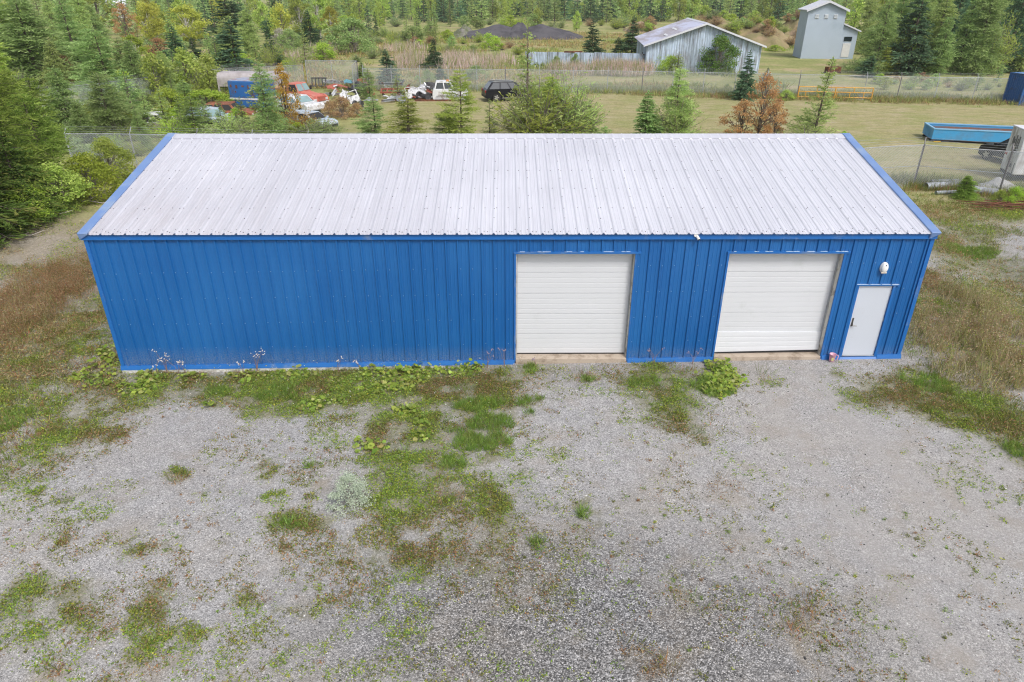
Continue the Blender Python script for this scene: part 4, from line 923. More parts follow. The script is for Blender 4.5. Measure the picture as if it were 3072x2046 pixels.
def car(name, label, cat, loc, rz, paint, L=4.6, Wd=1.8, H=1.5, belt=.92, hood=.88, wb=2.7, r=.32, cab=(1.05, .35, -1.35, -2.0), glass=M_GLASS, rails=False, wheels=True, lift=0., tail=True, tailh=None, group=None, tilt=(0, 0), rim=M_RIM):
    """x forward. cab = windscreen base, windscreen top, rear top, rear base"""
    t = thing(name, label, cat, loc, rz, group); t.rotation_euler = (tilt[0], tilt[1], rz)
    f, b = L/2, -L/2; xf, xr = wb/2+.05, -wb/2+.05; zb = .22+lift; zh = tailh or belt
    prof = [(b+.04, zb+.08), (b, .5+lift), (b+.05, zh-.06), (b+.15, zh), (cab[3], belt), (cab[0], belt), (f-.35, hood), (f-.06, hood-.13), (f, .55+lift), (f-.05, zb+.05)]
    low = [(f-.3, zb)]+[(x_, z_) for x_, z_ in arch(xf, r+.07, zb)]+[(x_, z_) for x_, z_ in arch(xr, r+.07, zb)]+[(b+.3, zb)]
    body = MB().prism(prof+low, -Wd/2, Wd/2).build('body', paint, t, bevel=.09 if rails else .05, seg=3)
    wt = Wd/2-.20; wbl = Wd/2-.055
    c = MB(); c.hexa([(cab[3], -wbl, belt-.03), (cab[0], -wbl, belt-.03), (cab[0], wbl, belt-.03), (cab[3], wbl, belt-.03)], [(cab[2], -wt, H), (cab[1], -wt, H), (cab[1], wt, H), (cab[2], wt, H)])
    c.build('cabin', paint, t, bevel=.09 if rails else .04, seg=3)
    def P3(x0, x1, k, s):   # point on side plane at height fraction k; x fraction along
        z = belt+(H-belt)*k; xa = cab[3]+(cab[2]-cab[3])*k; xb = cab[0]+(cab[1]-cab[0])*k
        return (xa+(xb-xa)*x0, s*(wbl+(wt-wbl)*k+.008), z)
    for s in (-1, 1):
        for (a0, a1) in (((.06, .34), (.37, .64), (.67, .93)) if L > 4 and cab[1]-cab[2] > 1.5 else ((.08, .48), (.53, .92))):
            q = [P3(a0, 0, .10, s), P3(a1, 0, .10, s), P3(a1*.97+.005, 0, .86, s), P3(a0*.97+.02, 0, .86, s)]; q2 = [(p[0], p[1]-s*.015, p[2]) for p in q]
            MB().add(q+q2, [(0, 1, 2, 3), (7, 6, 5, 4), (0, 4, 5, 1), (1, 5, 6, 2), (2, 6, 7, 3), (3, 7, 4, 0)]).build('side_window', glass, t)
    for nm, xb_, xt in (('windscreen', cab[0], cab[1]), ('rear_window', cab[3], cab[2])):
        s = 1 if nm == 'windscreen' else -1; k0, k1 = .10, .90
        def q_(k, sy, o=.012): return (xb_+(xt-xb_)*k+s*o, sy*(wbl+(wt-wbl)*k-.09), belt+(H-belt)*k+o*.6)
        q = [q_(k0, -1), q_(k0, 1), q_(k1, 1), q_(k1, -1)]; q2 = [q_(k0, -1, -.01), q_(k0, 1, -.01), q_(k1, 1, -.01), q_(k1, -1, -.01)]
        MB().add(q+q2, [(0, 1, 2, 3), (7, 6, 5, 4), (0, 4, 5, 1), (1, 5, 6, 2), (2, 6, 7, 3), (3, 7, 4, 0)]).build(nm, glass, t)
    if wheels:
        for xx in (xf, xr):
            for s in (-1, 1): wheel(t, xx, s*(Wd/2-.12), r, .22, s, rim)
    for s in (-1, 1):
        MB().box(f-.14, f-.015, s*(Wd/2-.30)-.17, s*(Wd/2-.30)+.17, hood-.30, hood-.15).build('headlight', M_CLRL, t, bevel=.02)
        if tail: MB().box(b-.006, b+.14, s*(Wd/2-.13)-.13, s*(Wd/2-.13)+.135, zh-.26, zh-.04).build('tail_light', M_REDL, t, bevel=.02)
        if wheels: MB().box(cab[0]-.15, cab[0]-.02, s*(Wd/2+.02)-.08, s*(Wd/2+.02)+.08, belt+.0, belt+.13).build('mirror', paint, t, bevel=.03)
        if rails: MB().tube([(cab[2]+.1, s*(wt-.05), H), (cab[2]+.2, s*(wt-.05), H+.06), (cab[1]-.15, s*(wt-.05), H+.06), (cab[1]-.05, s*(wt-.05), H)], .02, 6).build('roof_rail', M_CHROME, t)
        if wheels:
            for hx in ((cab[0]*.3+cab[3]*.2), cab[3]*.55): MB().box(hx, hx+.2, s*(Wd/2+.012)-.012, s*(Wd/2+.012)+.012, belt-.16, belt-.12).build('door_handle', M_CHROME, t)
            MB().box(xr+r+.15, xf-r-.15, s*(Wd/2+.008)-.012, s*(Wd/2+.008)+.012, .30, .36).build('sill_strip', M_CHROME, t)
    MB().box(f-.05, f+.03, -Wd/2+.1, Wd/2-.1, zb+.08, zb+.26).build('front_bumper', M_BLACKP, t, bevel=.03)
    MB().box(b-.03, b+.05, -Wd/2+.1, Wd/2-.1, zb+.12, zb+.30).build('rear_bumper', M_BLACKP if not tail else M_CHROME if not rails else M_BLACKP, t, bevel=.03)
    return t
PT = lambda n, c, **k: pm(n, c, .35, 0, .06, 2, **k)
M_CARBLK = pm('black_car_paint', (.008, .009, .014), .28, 0, .1, 2, spec=.35)
M_CARWHT = PT('old_white_paint', (.64, .65, .67), dirt=(.3, .26, .22), damt=.3, dscale=2)
M_CARBLU = PT('pale_blue_paint', (.42, .50, .58), dirt=(.34, .30, .27), damt=.35, dscale=2)
M_CARRST = pm('rust_brown_paint', (.30, .10, .055), .75, 0, .2, 2, dirt=(.17, .07, .04), damt=.6, dscale=1.5)
M_TRED = pm('faded_red_paint', (.50, .135, .10), .5, 0, .10, 1.5, dirt=(.52, .22, .17), damt=.5, dscale=1.2)
def at(dx, by): p = G(dx, by); return (float(p[0]), float(p[1]), float(p[2]))
p = at(1170, 230); car('black_suv', 'black sport utility vehicle parked on the lawn beside a white cut-down pickup cab', 'car', (p[0], p[1], p[2]), R(13), M_CARBLK, L=4.85, Wd=1.86, H=1.70, belt=1.04, hood=1.0, wb=2.85, r=.38, cab=(1.2, .35, -1.75, -2.28), rails=True, lift=.04, tailh=1.05, glass=pm('tinted_glass', (.07, .075, .085), .06, 0, .1, 2, spec=1.))
p = at(1036, 229); pk = car('pickup_cab', 'white cut-down pickup cab without a bed or wheels among the scrap', 'truck', (p[0], p[1], p[2]-.18), R(4), M_CARWHT, L=3.3, Wd=1.85, H=1.85, belt=1.18, hood=1.12, wb=2.1, r=.36, cab=(.42, .05, -1.3, -1.5), wheels=False, lift=.05, tail=False)
MB().box(-.35, -.1, -.45, -.25, 1.85, 1.9).box(-.35, -.1, -.1, .1, 1.85, 1.9).box(-.35, -.1, .25, .45, 1.85, 1.9).build('roof_marker_lamp', M_ORAL, pk)
p = at(689, 260); car('white_sedan', 'white sedan nose half hidden by weeds in front of the red truck', 'car', p, R(-38), M_CARWHT, L=4.7, Wd=1.8, H=1.42, hood=.95, glass=M_GLASSB, tail=False, wheels=True)
p = at(519, 262); car('rusty_car', 'rust brown car roof and body sunk in bushes by the blue box', 'car', (p[0], p[1], p[2]-.6), R(4), M_CARRST, L=4.8, Wd=1.85, H=1.5, belt=.95, cab=(1.2, .7, -1.3, -1.9), glass=M_DARK, tail=False)  # dark panels stand for the shade behind missing window glass
p = at(486, 284); car('pale_blue_car', 'pale blue sedan with its windscreen showing between young larches', 'car', (p[0], p[1], p[2]-.3), R(-35), M_CARBLU, L=4.6, Wd=1.75, H=1.42, glass=M_GLASSB, tail=False)
p = at(362, 297); car('white_wreck', 'white wrecked car covered by yellow-green brush behind the left end of the shed', 'car', (p[0], p[1], p[2]-.3), R(12), M_CARWHT, L=5.0, Wd=1.8, H=1.45, glass=M_DARK, tail=False)  # glassless windows filled with dark sheets for the shade inside
p = at(714, 289); fw1 = car('pale_blue_wreck', 'pale blue car front with its engine bay open at the lawn edge', 'car', (p[0], p[1], p[2]-.25), R(-28), M_CARBLU, L=4.0, Wd=1.7, H=1.25, hood=.78, belt=.8, glass=M_DARK, tail=False)  # empty window openings: interior shade given as dark panels
# red highway truck
p = at(706, 246); trk = thing('red_truck', 'faded red bonneted highway truck parked among scrap with its nose to the right', 'truck', p, R(-24), None, (.82, .82, .82))
hood = MB().hexa([(-.1, -.95, .75), (2.0, -.85, .70), (2.0, .85, .70), (-.1, .95, .75)], [(-.1, -.82, 1.62), (1.95, -.62, 1.28), (1.95, .62, 1.28), (-.1, .82, 1.62)]).build('bonnet', M_TRED, trk, bevel=.10)
MB().hexa([(-1.7, -1.05, .7), (-.05, -1.05, .7), (-.05, 1.05, .7), (-1.7, 1.05, .7)], [(-1.7, -1.0, 1.62), (-.05, -1.0, 1.62), (-.05, 1.0, 1.62), (-1.7, 1.0, 1.62)]).build('cab', M_TRED, trk, bevel=.06)
MB().hexa([(-1.68, -.98, 1.6), (-.08, -.98, 1.6), (-.08, .98, 1.6), (-1.68, .98, 1.6)], [(-1.6, -.86, 2.42), (-.48, -.86, 2.42), (-.48, .86, 2.42), (-1.6, .86, 2.42)]).build('cab_top', M_TRED, trk, bevel=.06)
for s in (-1, 1):
    q = [(-.10, s*.06, 1.68), (-.10, s*.90, 1.68), (-.43, s*.80, 2.32), (-.43, s*.06, 2.32)]; q = [(a+.03, b, c+.01) for a, b, c in q]; q2 = [(a-.03, b, c-.02) for a, b, c in q]
    MB().add(q+q2, [(0, 1, 2, 3), (7, 6, 5, 4), (0, 4, 5, 1), (1, 5, 6, 2), (2, 6, 7, 3), (3, 7, 4, 0)]).build('windscreen', M_GLASSB, trk)
    q = [(-1.35, s*.985, 1.62), (-.22, s*.985, 1.62), (-.48, s*.885, 2.28), (-1.32, s*.885, 2.28)]; q2 = [(a, b-s*.03, c) for a, b, c in q]; q = [(a, b+s*.012, c) for a, b, c in q]
    MB().add(q+q2, [(0, 1, 2, 3), (7, 6, 5, 4), (0, 4, 5, 1), (1, 5, 6, 2), (2, 6, 7, 3), (3, 7, 4, 0)]).build('side_window', M_DARK, trk)
    MB().prism([(.55, .62)]+[(1.25+.66*math.cos(a), .62+.66*math.sin(a)) for a in np.linspace(math.pi, 0, 9)]+[(2.02, .62), (2.02, 1.0), (1.6, 1.3), (.9, 1.36), (.45, 1.1)], s*1.12-.14, s*1.12+.10).build('fender', M_TRED, trk, bevel=.05)
    MB().box(1.93, 2.06, s*.92-.17, s*.92+.13, .78, 1.0).build('headlight', M_CLRL, trk, bevel=.02); MB().box(1.9, 2.04, s*1.14-.05, s*1.14+.09, .80, .98).build('turn_signal', M_ORAL, trk, bevel=.02)
    wheel(trk, 1.25, s*1.02, .5, .28, s, M_CARRST); wheel(trk, -1.0, s*.95, .5, .28, s, M_CARRST)
    MB().box(-.3, -.1, s*1.22-.08, s*1.22+.08, 1.65, 2.05).build('mirror', M_BLACKP, trk, bevel=.03)
gr = MB().box(1.94, 2.05, -.58, .58, .72, 1.24)
for k in range(8): gr.box(2.045, 2.075, -.55, .55, .75+.06*k, .785+.06*k)
gr.build('grille', M_TRED, trk); MB().box(1.98, 2.14, -1.1, 1.1, .45, .68).build('bumper', M_CARWHT, trk, bevel=.04)
MB().box(-4.6, -1.75, -.45, -.3, .6, .85).box(-4.6, -1.75, .3, .45, .6, .85).box(-3.8, -3.5, -.9, .9, .5, .7).build('chassis', M_RUST, trk)
MB().box(-4.4, -2.0, -1.0, 1.0, .9, 1.9).build('headboard_box', pm('tan_plywood', (.42, .26, .15), .8, 0, .2, 3), trk, bevel=.03)
# blue truck box, grey stock trailer
p = at(578, 250); bb = thing('blue_box', 'dented blue truck box with a white stripe and rust holes behind a tall larch', 'truck box', p, R(-14))
M_BBOX = pm('faded_blue_paint', (.02, .12, .36), .55, 0, .12, 1.2, dirt=(.10, .06, .05), damt=.25, dscale=1.6)
MB().box(-1.15, 1.9, -1.1, 1.1, .25, 2.35).build('body', M_BBOX, bb, bevel=.09)
MB().box(-1.17, 1.92, -1.115, 1.115, .88, 1.02).build('stripe', M_CARWHT, bb, bevel=.01)
MB().box(-1.1, 1.85, -1.05, 1.05, 2.33, 2.40).build('roof_panel', pm('pale_blue_roof', (.30, .36, .48), .5, 0, .15, 2, dirt=(.3, .12, .08), damt=.4), bb, bevel=.03)
hb_ = MB()
for xx, zz, ww, hh in ((-.85, 1.95, .07, .22), (-.35, 1.9, .10, .26), (.25, 1.95, .12, .12), (.75, 1.9, .06, .3), (-.5, 1.5, .06, .14)): hb_.box(xx-ww, xx+ww, -1.112, -1.098, zz-hh/2, zz+hh/2)
hb_.build('rust_patch', M_RUST, bb); MB().box(-1.2, 2.0, -.9, -.7, .0, .25).build('skid', M_DARK, bb); MB().box(-1.2, 2.0, .7, .9, .0, .25).build('skid', M_DARK, bb)
p = at(590, 226); tr_ = thing('stock_trailer', 'grey round-topped livestock trailer with dark open bays behind the blue box', 'trailer', p, R(-3))
M_TRL = pm('weathered_grey_paint', (.40, .37, .38), .6, 0, .10, 1., dirt=(.30, .27, .27), damt=.5, dscale=.8)
prof = [(-1.15, 1.15)]+[(-1.15+.55-.55*math.cos(a), 1.75+.6*math.sin(a)) for a in np.linspace(0, math.pi/2, 7)]+[(1.15-.55+.55*math.sin(a), 1.75+.6*math.cos(a)) for a in np.linspace(0, math.pi/2, 7)]+[(1.15, 1.15)]
o_ = MB().prism(prof, -3.0, 3.0, axis='x').build('roof', M_TRL, tr_, bevel=.05)
MB().box(-2.9, 2.9, -1.05, 1.05, .5, .62).build('floor', M_RUST, tr_); MB().box(-2.9, 2.9, 1.05, 1.12, .6, 1.2).build('side_panel', M_TRL, tr_)
for xx in (-2.92, -.9, .9, 2.92): MB().box(xx-.07, xx+.07, -1.15, -1.06, .5, 1.2).build('upright', M_TRL, tr_)
MB().box(-1.7, -.95, -1.14, -1.08, .6, 1.18).build('side_panel', pm('pale_grey_panel', (.45, .48, .52), .5), tr_); MB().box(.95, 2.85, -1.14, -1.08, .6, 1.18).build('side_panel', M_TRL, tr_)
for xx in (.4, 1.2):
    for s in (-1, 1): wheel(tr_, xx, s*.95, .36, .22, s, M_CARWHT)
# open blue roll-off bin
a = G(2139.5, 325.5); b = G(2326, 334.5); c = G(2111.5, 313.5)
uu = (b-a)[:2]; uu /= np.linalg.norm(uu); ang = math.atan2(uu[1], uu[0]); bh = height_at(a, 2145, 297); bd = 2.35
M_BIN = pm('sky_blue_paint', (.05, .30, .58), .5, 0, .08, 1.0, dirt=(.08, .26, .46), damt=.4, dscale=1.)
M_BINI = pm('rusty_bin_inside', (.25, .12, .075), .9, 0, .3, 2, dirt=(.16, .16, .2), damt=.6, dscale=1)
bn = thing('roll_off_bin', 'long open-topped sky blue roll-off bin on the lawn with a rusty inside', 'bin', tuple(a), ang); BLn = 7.4
MB().box(0, BLn, 0, .06, .16, bh).build('side_panel', M_BIN, bn); MB().box(0, BLn, bd-.06, bd, .16, bh).build('side_panel', M_BIN, bn)
MB().box(.0, .06, .065, bd-.065, .16, bh).build('end_panel', M_BIN, bn); MB().box(BLn-.06, BLn, .065, bd-.065, .16, bh).build('end_panel', M_BIN, bn)
MB().box(.065, BLn-.065, .065, bd-.065, .10, .5).build('rubbish', M_BINI, bn)
MB().box(.062, BLn-.062, bd-.075, bd-.062, .5, bh-.12).build('inner_lining', M_BINI, bn)
M_BINR = pm('pale_blue_rim', (.22, .45, .66), .5, 0, .1, 2)
MB().box(-.03, BLn+.03, -.035, .085, bh, bh+.07).box(-.03, BLn+.03, bd-.085, bd+.035, bh, bh+.07).box(-.03, .09, .09, bd-.09, bh+.001, bh+.068).box(BLn-.09, BLn+.03, .09, bd-.09, bh+.001, bh+.068).build('rim', M_BINR, bn)
MB().box(.0, BLn, .2, .4, -.02, .10).box(.0, BLn, bd-.4, bd-.2, -.02, .10).box(.3, .6, .0, bd, .02, .14).box(3.5, 3.8, 0, bd, .02, .14).build('skid', M_DARK, bn)
MB().tube([(.15, -.08, .02), (.55, -.1, .05), (.55, -.12, -.2+.25)], .03, 6).build('hook', pm('yellow_hook', (.6, .35, .03), .6), bn)
# blue shipping container, right edge
a = G(2300.5, 236); b = G(2340.5, 242.5); uu = (b-a)[:2]; wl = np.linalg.norm(uu); uu /= wl; ang = math.atan2(uu[1], uu[0])
ch = height_at(a, 2323, 166); ctn = thing('shipping_container', 'dark blue corrugated shipping container at the far right end of the back fence', 'container', tuple(a), ang)
M_CTN = pm('container_blue', (.012, .085, .27), .5, 0, .1, 1.5, dirt=(.05, .08, .14), damt=.3, dscale=1)
def corr(mb, L_, ax, off, sgn, z0_, z1_):
    pts = []; s = .12
    while s < L_-.12:
        for d, q in ((0, 0), (.07, 0), (.105, 1), (.175, 1), (.21, 0)):
            if s+d < L_-.12: pts.append((s+d, q*.04))
        s += .21
    V = []; F = []
    for s, q in pts:
        y_ = off-sgn*q
        for z_ in (z0_, z1_): V.append((s, y_, z_) if ax == 'x' else (y_, s, z_))
    for i in range(len(pts)-1): F.append((2*i, 2*i+2, 2*i+3, 2*i+1))
    mb.add(V, F)
CLn = 6.06
mb_ = MB(); corr(mb_, wl, 'x', .03, -1, .14, ch-.1); mb_.build('end_wall', M_CTN, ctn)
mb_ = MB(); corr(mb_, CLn, 'y', wl-.03, 1, .14, ch-.1); corr(mb_, CLn, 'y', .03, -1, .14, ch-.1); mb_.build('side_wall', M_CTN, ctn)
mb_ = MB()
for xx in (0, wl-.12):
    for yy in (0, CLn-.12): mb_.box(xx, xx+.12, yy, yy+.12, 0, ch)
for yy in (0, CLn-.1): mb_.box(.12, wl-.12, yy, yy+.1, .0, .14).box(.12, wl-.12, yy, yy+.1, ch-.1, ch)
for xx in (0, wl-.1): mb_.box(xx, xx+.1, .12, CLn-.12, .0, .14).box(xx, xx+.1, .12, CLn-.12, ch-.1, ch)
mb_.build('frame', M_CTN, ctn); MB().box(.05, wl-.05, .05, CLn-.05, ch-.06, ch-.015).build('roof', pm('container_roof', (.10, .22, .42), .5), ctn)
MB().box(wl-.002, wl+.006, .5, .75, 1.2, 1.9).build('sticker', M_CARWHT, ctn)
# yellow pipe barrier
a = G(1832.5, 228.5); b = G(2001.5, 233); uu = (b-a)[:2]; GLn = np.linalg.norm(uu); uu /= GLn; yh = height_at(b, 2001, 203)
yb = thing('pipe_barrier', 'yellow pipe barrier with two tiers of staggered uprights by the back fence', 'barrier', tuple(a), math.atan2(uu[1], uu[0]))
M_YEL = pm('yellow_paint', (.62, .33, .05), .55, 0, .1, 4, dirt=(.4, .22, .08), damt=.25, dscale=3)
for zz in (.27, .27+(yh-.27)*.52, yh): MB().tube([(0, 0, zz), (GLn, 0, zz)], .042, 8).build('rail', M_YEL, yb)
for k in range(3): MB().tube([(GLn*k/2, 0, -.15), (GLn*k/2, 0, yh+.03)], .055, 8).build('post', M_YEL, yb)
for k in (1, 3): MB().tube([(GLn*k/4, 0, .27+(yh-.27)*.52), (GLn*k/4, 0, yh)], .042, 8).build('baluster', M_YEL, yb)
for k in (.8, 2.2, 4.2, 5.6, 7.1): MB().tube([(GLn*k/8, 0, .27), (GLn*k/8, 0, .27+(yh-.27)*.52)], .042, 8).build('baluster', M_YEL, yb)
# white box trailer at the right edge, dark car behind it
a = G(2321, 418); q = G(2293, 401); ew = q-a; EW = float(np.hypot(ew[0], ew[1])); yaw_ = math.atan2(ew[1], ew[0])-math.pi/2
wt_ = thing('white_box_trailer', 'dirty white box trailer with dark scuffed panels at the right edge of the yard', 'trailer', tuple(a), yaw_)
M_WTR = pm('dirty_white_paint', (.70, .71, .74), .55, 0, .12, 2, dirt=(.38, .35, .33), damt=.5, dscale=1.6, stretch=(1, 1, .4))
hh_ = height_at(q, 2338, 289)
MB().box(0, 4.4, 0, EW, .38, hh_).build('body', M_WTR, wt_, bevel=.06)
MB().box(-.02, 4.42, -.02, EW+.02, hh_-.03, hh_+.05).build('roof_panel', M_RWHITE, wt_, bevel=.03)
sm = MB()
for yy, zz, ww, h2 in ((.30, 1.95, .05, .62), (.42, 1.75, .04, .75), (.55, 2.0, .05, .55), (.68, 1.8, .04, .5), (.45, 1.5, .22, .10), (.8, 1.95, .06, .4)): sm.box(-.008, .01, (yy-ww)*EW/1.2, (yy+ww)*EW/1.2, zz-h2/2, zz+h2/2)
sm.build('dark_panel', pm('scuffed_grey', (.13, .13, .14), .7, 0, .4, 7), wt_)
MB().box(-.012, .012, EW*.25, EW*.5, .66, .86).build('vent', M_DARK, wt_); MB().box(-.014, .05, EW*.06, EW*.10, .40, .95).build('tail_strip', M_DARK, wt_)
MB().box(-.02, .02, EW*.80, EW*.96, 1.15, 1.32).build('marker_light', M_REDL, wt_); MB().box(0, 4.2, .1, EW-.1, .24, .38).build('chassis', M_DARK, wt_)
for xx in (1.9, 2.7):
    for s, yy in ((-1, .15), (1, EW-.15)): wheel(wt_, xx, yy, .33, .22, s)
p = at(2336, 377); car('dark_car', 'dark car half hidden behind the white box trailer', 'car', p, R(104), M_CARBLK, L=4.0, Wd=1.7, H=1.5, belt=.95, hood=.9, glass=M_DGLASS)
# culvert pipes and rebar by the right fence
M_PIPE = pm('grey_plastic_pipe', (.34, .37, .41), .6, 0, .12, 2, dirt=(.22, .23, .24), damt=.5, dscale=1.5)
def pipe(label, p, q, r, name='culvert_pipe', z=.0, mat=None):
    p, q = G(*p), G(*q); t = thing(name, label, 'pipe', tuple(p), 0, 'grey pipes lying along the right fence')
    d = q-p; d[2] = 0; e = d/np.linalg.norm(d); s = np.array([-e[1], e[0], 0]); n = 16; b = MB(); V = []; L_ = np.linalg.norm(d); m_ = int(L_/.08)
    for i in range(m_+1):
        rr = r*(1 if i % 2 else .95)
        for k in range(n):
            a_ = 2*math.pi*k/n; v = e*L_*i/m_+s*math.cos(a_)*rr+np.array([0, 0, r+z+math.sin(a_)*rr]); V.append(v)
    o0 = len(V)
    for i in (0, m_):
        for k in range(n): a_ = 2*math.pi*k/n; V.append(e*L_*i/m_+s*math.cos(a_)*r*.86+np.array([0, 0, r+z+math.sin(a_)*r*.86]))
    F = [(i*n+k, i*n+(k+1) % n, (i+1)*n+(k+1) % n, (i+1)*n+k) for i in range(m_) for k in range(n)]
    F += [(o0+k, o0+(k+1) % n, (k+1) % n, k) for k in range(n)]+[(o0+n+k, m_*n+k, m_*n+(k+1) % n, o0+n+(k+1) % n) for k in range(n)]+[(o0+k, o0+n+k, o0+n+(k+1) % n, o0+(k+1) % n) for k in range(n)]
    b.add(V, F); b.build('shell', mat or M_PIPE, t)
pipe('grey culvert pipe left of the little spruce, the front one', (2126, 437), (2196, 433), .19); pipe('grey culvert pipe lying behind the front one', (2138, 428), (2200, 425), .17)
pipe('thin grey pipe lying low in front of the culvert pipes', (2150, 447), (2196, 446), .09)
pipe('grey culvert pipe lying right of the little spruce', (2236, 446), (2290, 452), .2)
cb = G(2308, 448); o_ = heap('tarp', cb[0], cb[1]+.6, 1.5, .8, .75, pm('pale_tarp', (.46, .45, .44), .7, 0, .2, 3), 'pale grey tarpaulin heap under the right fence', 'tarp', seed=44, n=24)
rb = G(2318, 480); rr = random.Random(5)
for k in range(26):
    t = thing('rebar_rod', 'rusty brown steel rod in the bundle on the grass under the right fence', 'rod', (rb[0]+rr.uniform(-.5, .7), rb[1]+rr.uniform(-.5, .5), float(gz(rb[0], rb[1]))+.02+.2*rr.random()), R(rr.uniform(-26, 6)) if k % 5 else R(rr.uniform(-60, 40)), 'rusty rods in one bundle')
    L_ = rr.uniform(1.0, 2.1) if k % 5 else .7; MB().tube([(-L_, 0, 0), (-L_*.2, rr.uniform(-.08, .08), rr.uniform(.0, .08)), (L_, 0, rr.uniform(0, .1))], .018, 6).build('bar', M_RUST, t)
# scrap heaps, every piece its own thing
M_SCW = pm('scrap_white_paint', (.60, .61, .63), .45, 0, .1, 3, dirt=(.2, .19, .19), damt=.4, dscale=3); M_SCD = pm('scrap_dark', (.05, .05, .055), .6, 0, .3, 5)
M_SCR = pm('scrap_red_paint', (.36, .09, .06), .6, 0, .2, 3, dirt=(.2, .09, .06), damt=.5, dscale=3); M_SCG = pm('scrap_grey', (.30, .33, .36), .5, .2, .2, 4, dirt=(.2, .12, .08), damt=.4, dscale=3); M_SCT = pm('scrap_teal', (.10, .26, .32), .5)
def scrap(kind, dx, by, lift, rz, rx, mat, label, L_=1.5, W_=.6, ry=0.):
    p = G(dx, by); nm = 'scrap_metal'
    t = thing(nm, label, 'scrap metal', (p[0], p[1], p[2]+lift), 0, 'scrap pieces along the back fence'); t.rotation_euler = (R(rx), R(ry), R(rz)); b = MB()
    if kind == 'panel':
        n = 7; V = []; F = []
        for i in range(n):
            for j in range(5):
                u, v = i/(n-1)-.5, j/4-.5; zc = .22*L_*(1-4*u*u)*.5+.10*math.sin(v*5+u*7)*W_; V += [(u*L_, v*W_, zc), (u*L_, v*W_, zc-.015)]
        for i in range(n-1):
            for j in range(4):
                a_ = 2*(i*5+j); F += [(a_, a_+10, a_+12, a_+2), (a_+1, a_+3, a_+13, a_+11)]
        b.add(V, F)
    elif kind == 'bumper': b.tube([(-L_/2, .28, 0), (-L_/2+.1, .06, 0), (-L_/4, 0, .0), (L_/4, 0, 0), (L_/2-.1, .06, 0), (L_/2, .28, 0)], .09, 8)
    elif kind == 'frame':
        for s in (-1, 1): b.box(-L_/2, L_/2, s*W_/2-.05, s*W_/2+.05, 0, .14)
        for k in range(5): xx = -L_/2+.1+(L_-.2)*k/4; b.box(xx-.05, xx+.05, -W_/2+.05, W_/2-.05, .02, .12)
    elif kind == 'axle':
        b.tube([(0, -W_, 0), (0, W_, 0)], .05, 8); b.lathe([(.001, -.12), (.16, -.1), (.18, 0), (.14, .12), (.001, .14)], 14, axis='y')
        for s in (-1, 1): b.lathe([(.20, -.05), (.33, -.10), (.36, 0), (.33, .10), (.2, .05)], 18, (0, s*W_, 0), axis='y')
    elif kind == 'door':
        b.box(-L_/2, L_/2, -.05, .05, 0, .6); b.box(-L_/2, -L_/2+.09, -.04, .04, .6, 1.05); b.box(L_/2-.09, L_/2, -.04, .04, .6, 1.05); b.box(-L_/2+.09, L_/2-.09, -.04, .04, .98, 1.05)
    else: b.box(-L_/2, L_/2, -.1, .1, 0, .03).box(-L_/2, L_/2, -.012, .012, .03, .19).box(-L_/2, L_/2, -.1, .1, .19, .22)
    b.build('piece', mat, t, bevel=.012 if kind in ('door', 'beam') else 0, seg=1)
scrap('panel', 958, 224, .45, 20, 40, M_SCW, 'curved white body panel at the left of the heap behind the pickup cab', 1.5, .9)
scrap('panel', 972, 222, .75, -30, 25, M_SCW, 'white bent wing lying on top of the heap behind the pickup cab', 1.3, .8)
scrap('bumper', 985, 224, .55, 70, 50, M_CHROME, 'chrome bumper standing steeply against the pickup cab', 1.7, ry=50)
scrap('bumper', 980, 226, .4, 60, 20, M_SCW, 'white bumper bar leaning beside the chrome one', 1.6, ry=40)
scrap('bumper', 992, 226, .4, 80, 0, M_SCD, 'black bumper leaning on the back of the pickup cab', 1.5, ry=55)
scrap('panel', 990, 219, .85, 10, 60, M_SCD, 'black crumpled sheet at the top of the heap by the pickup cab', 1.1, .7)
scrap('panel', 966, 228, .15, 0, 10, M_SCG, 'flat grey sheet at the foot of the heap by the pickup cab', 1.6, .8)
scrap('door', 945, 229, .1, 25, -20, M_SCW, 'white car door propped at the left foot of the bumper heap', 1.0)
scrap('axle', 974, 230, .36, 40, 0, M_SCD, 'dark axle with two tyres in front of the bumper heap', 1, .7)
scrap('frame', 1000, 231, .0, 3, 0, M_RUST, 'rusty chassis frame lying flat under the pickup cab', 3.6, .8)
scrap('frame', 905, 224, .55, 5, 12, M_SCR, 'red farm implement frame between two young larches', 2.4, 1.0)
scrap('beam', 900, 212, .7, -14, 0, M_SCG, 'grey steel beam lying across the red implement frame', 2.6)
scrap('panel', 910, 232, .2, 30, 10, M_SCW, 'pale sheet panel below the red implement frame', 1.5, .7)
scrap('beam', 898, 236, .12, 40, 0, M_SCG, 'grey beam slanting on the grass below the red frame', 1.9)
scrap('axle', 922, 236, .36, 20, 0, M_SCG, 'grey axle with tyres below the red implement frame', 1, .6)
scrap('frame', 782, 203, .55, -8, 4, M_SCG, 'long grey trailer frame above the brown weeds', 3.0, .9)
scrap('panel', 775, 210, .35, -8, 8, M_SCR, 'dark red sheet hanging under the grey trailer frame', 2.6, .6)
scrap('panel', 802, 207, .8, 20, 25, M_SCT, 'teal bent panel at the end of the grey trailer frame', .8, .6)
scrap('panel', 825, 212, .5, -25, 40, M_SCD, 'dark crumpled wreckage right of the grey trailer frame', 1.6, 1.0)
scrap('panel', 836, 207, .75, 35, 55, M_SCR, 'rust coloured sheet on the dark wreckage', 1.0, .8)
scrap('beam', 815, 222, .35, 55, 0, M_SCD, 'dark strut slanting out of the wreckage', 1.8, ry=25)
scrap('door', 818, 238, .1, 50, -25, M_SCW, 'white open door frame leaning above the lone tyre', 1.2, ry=-8)
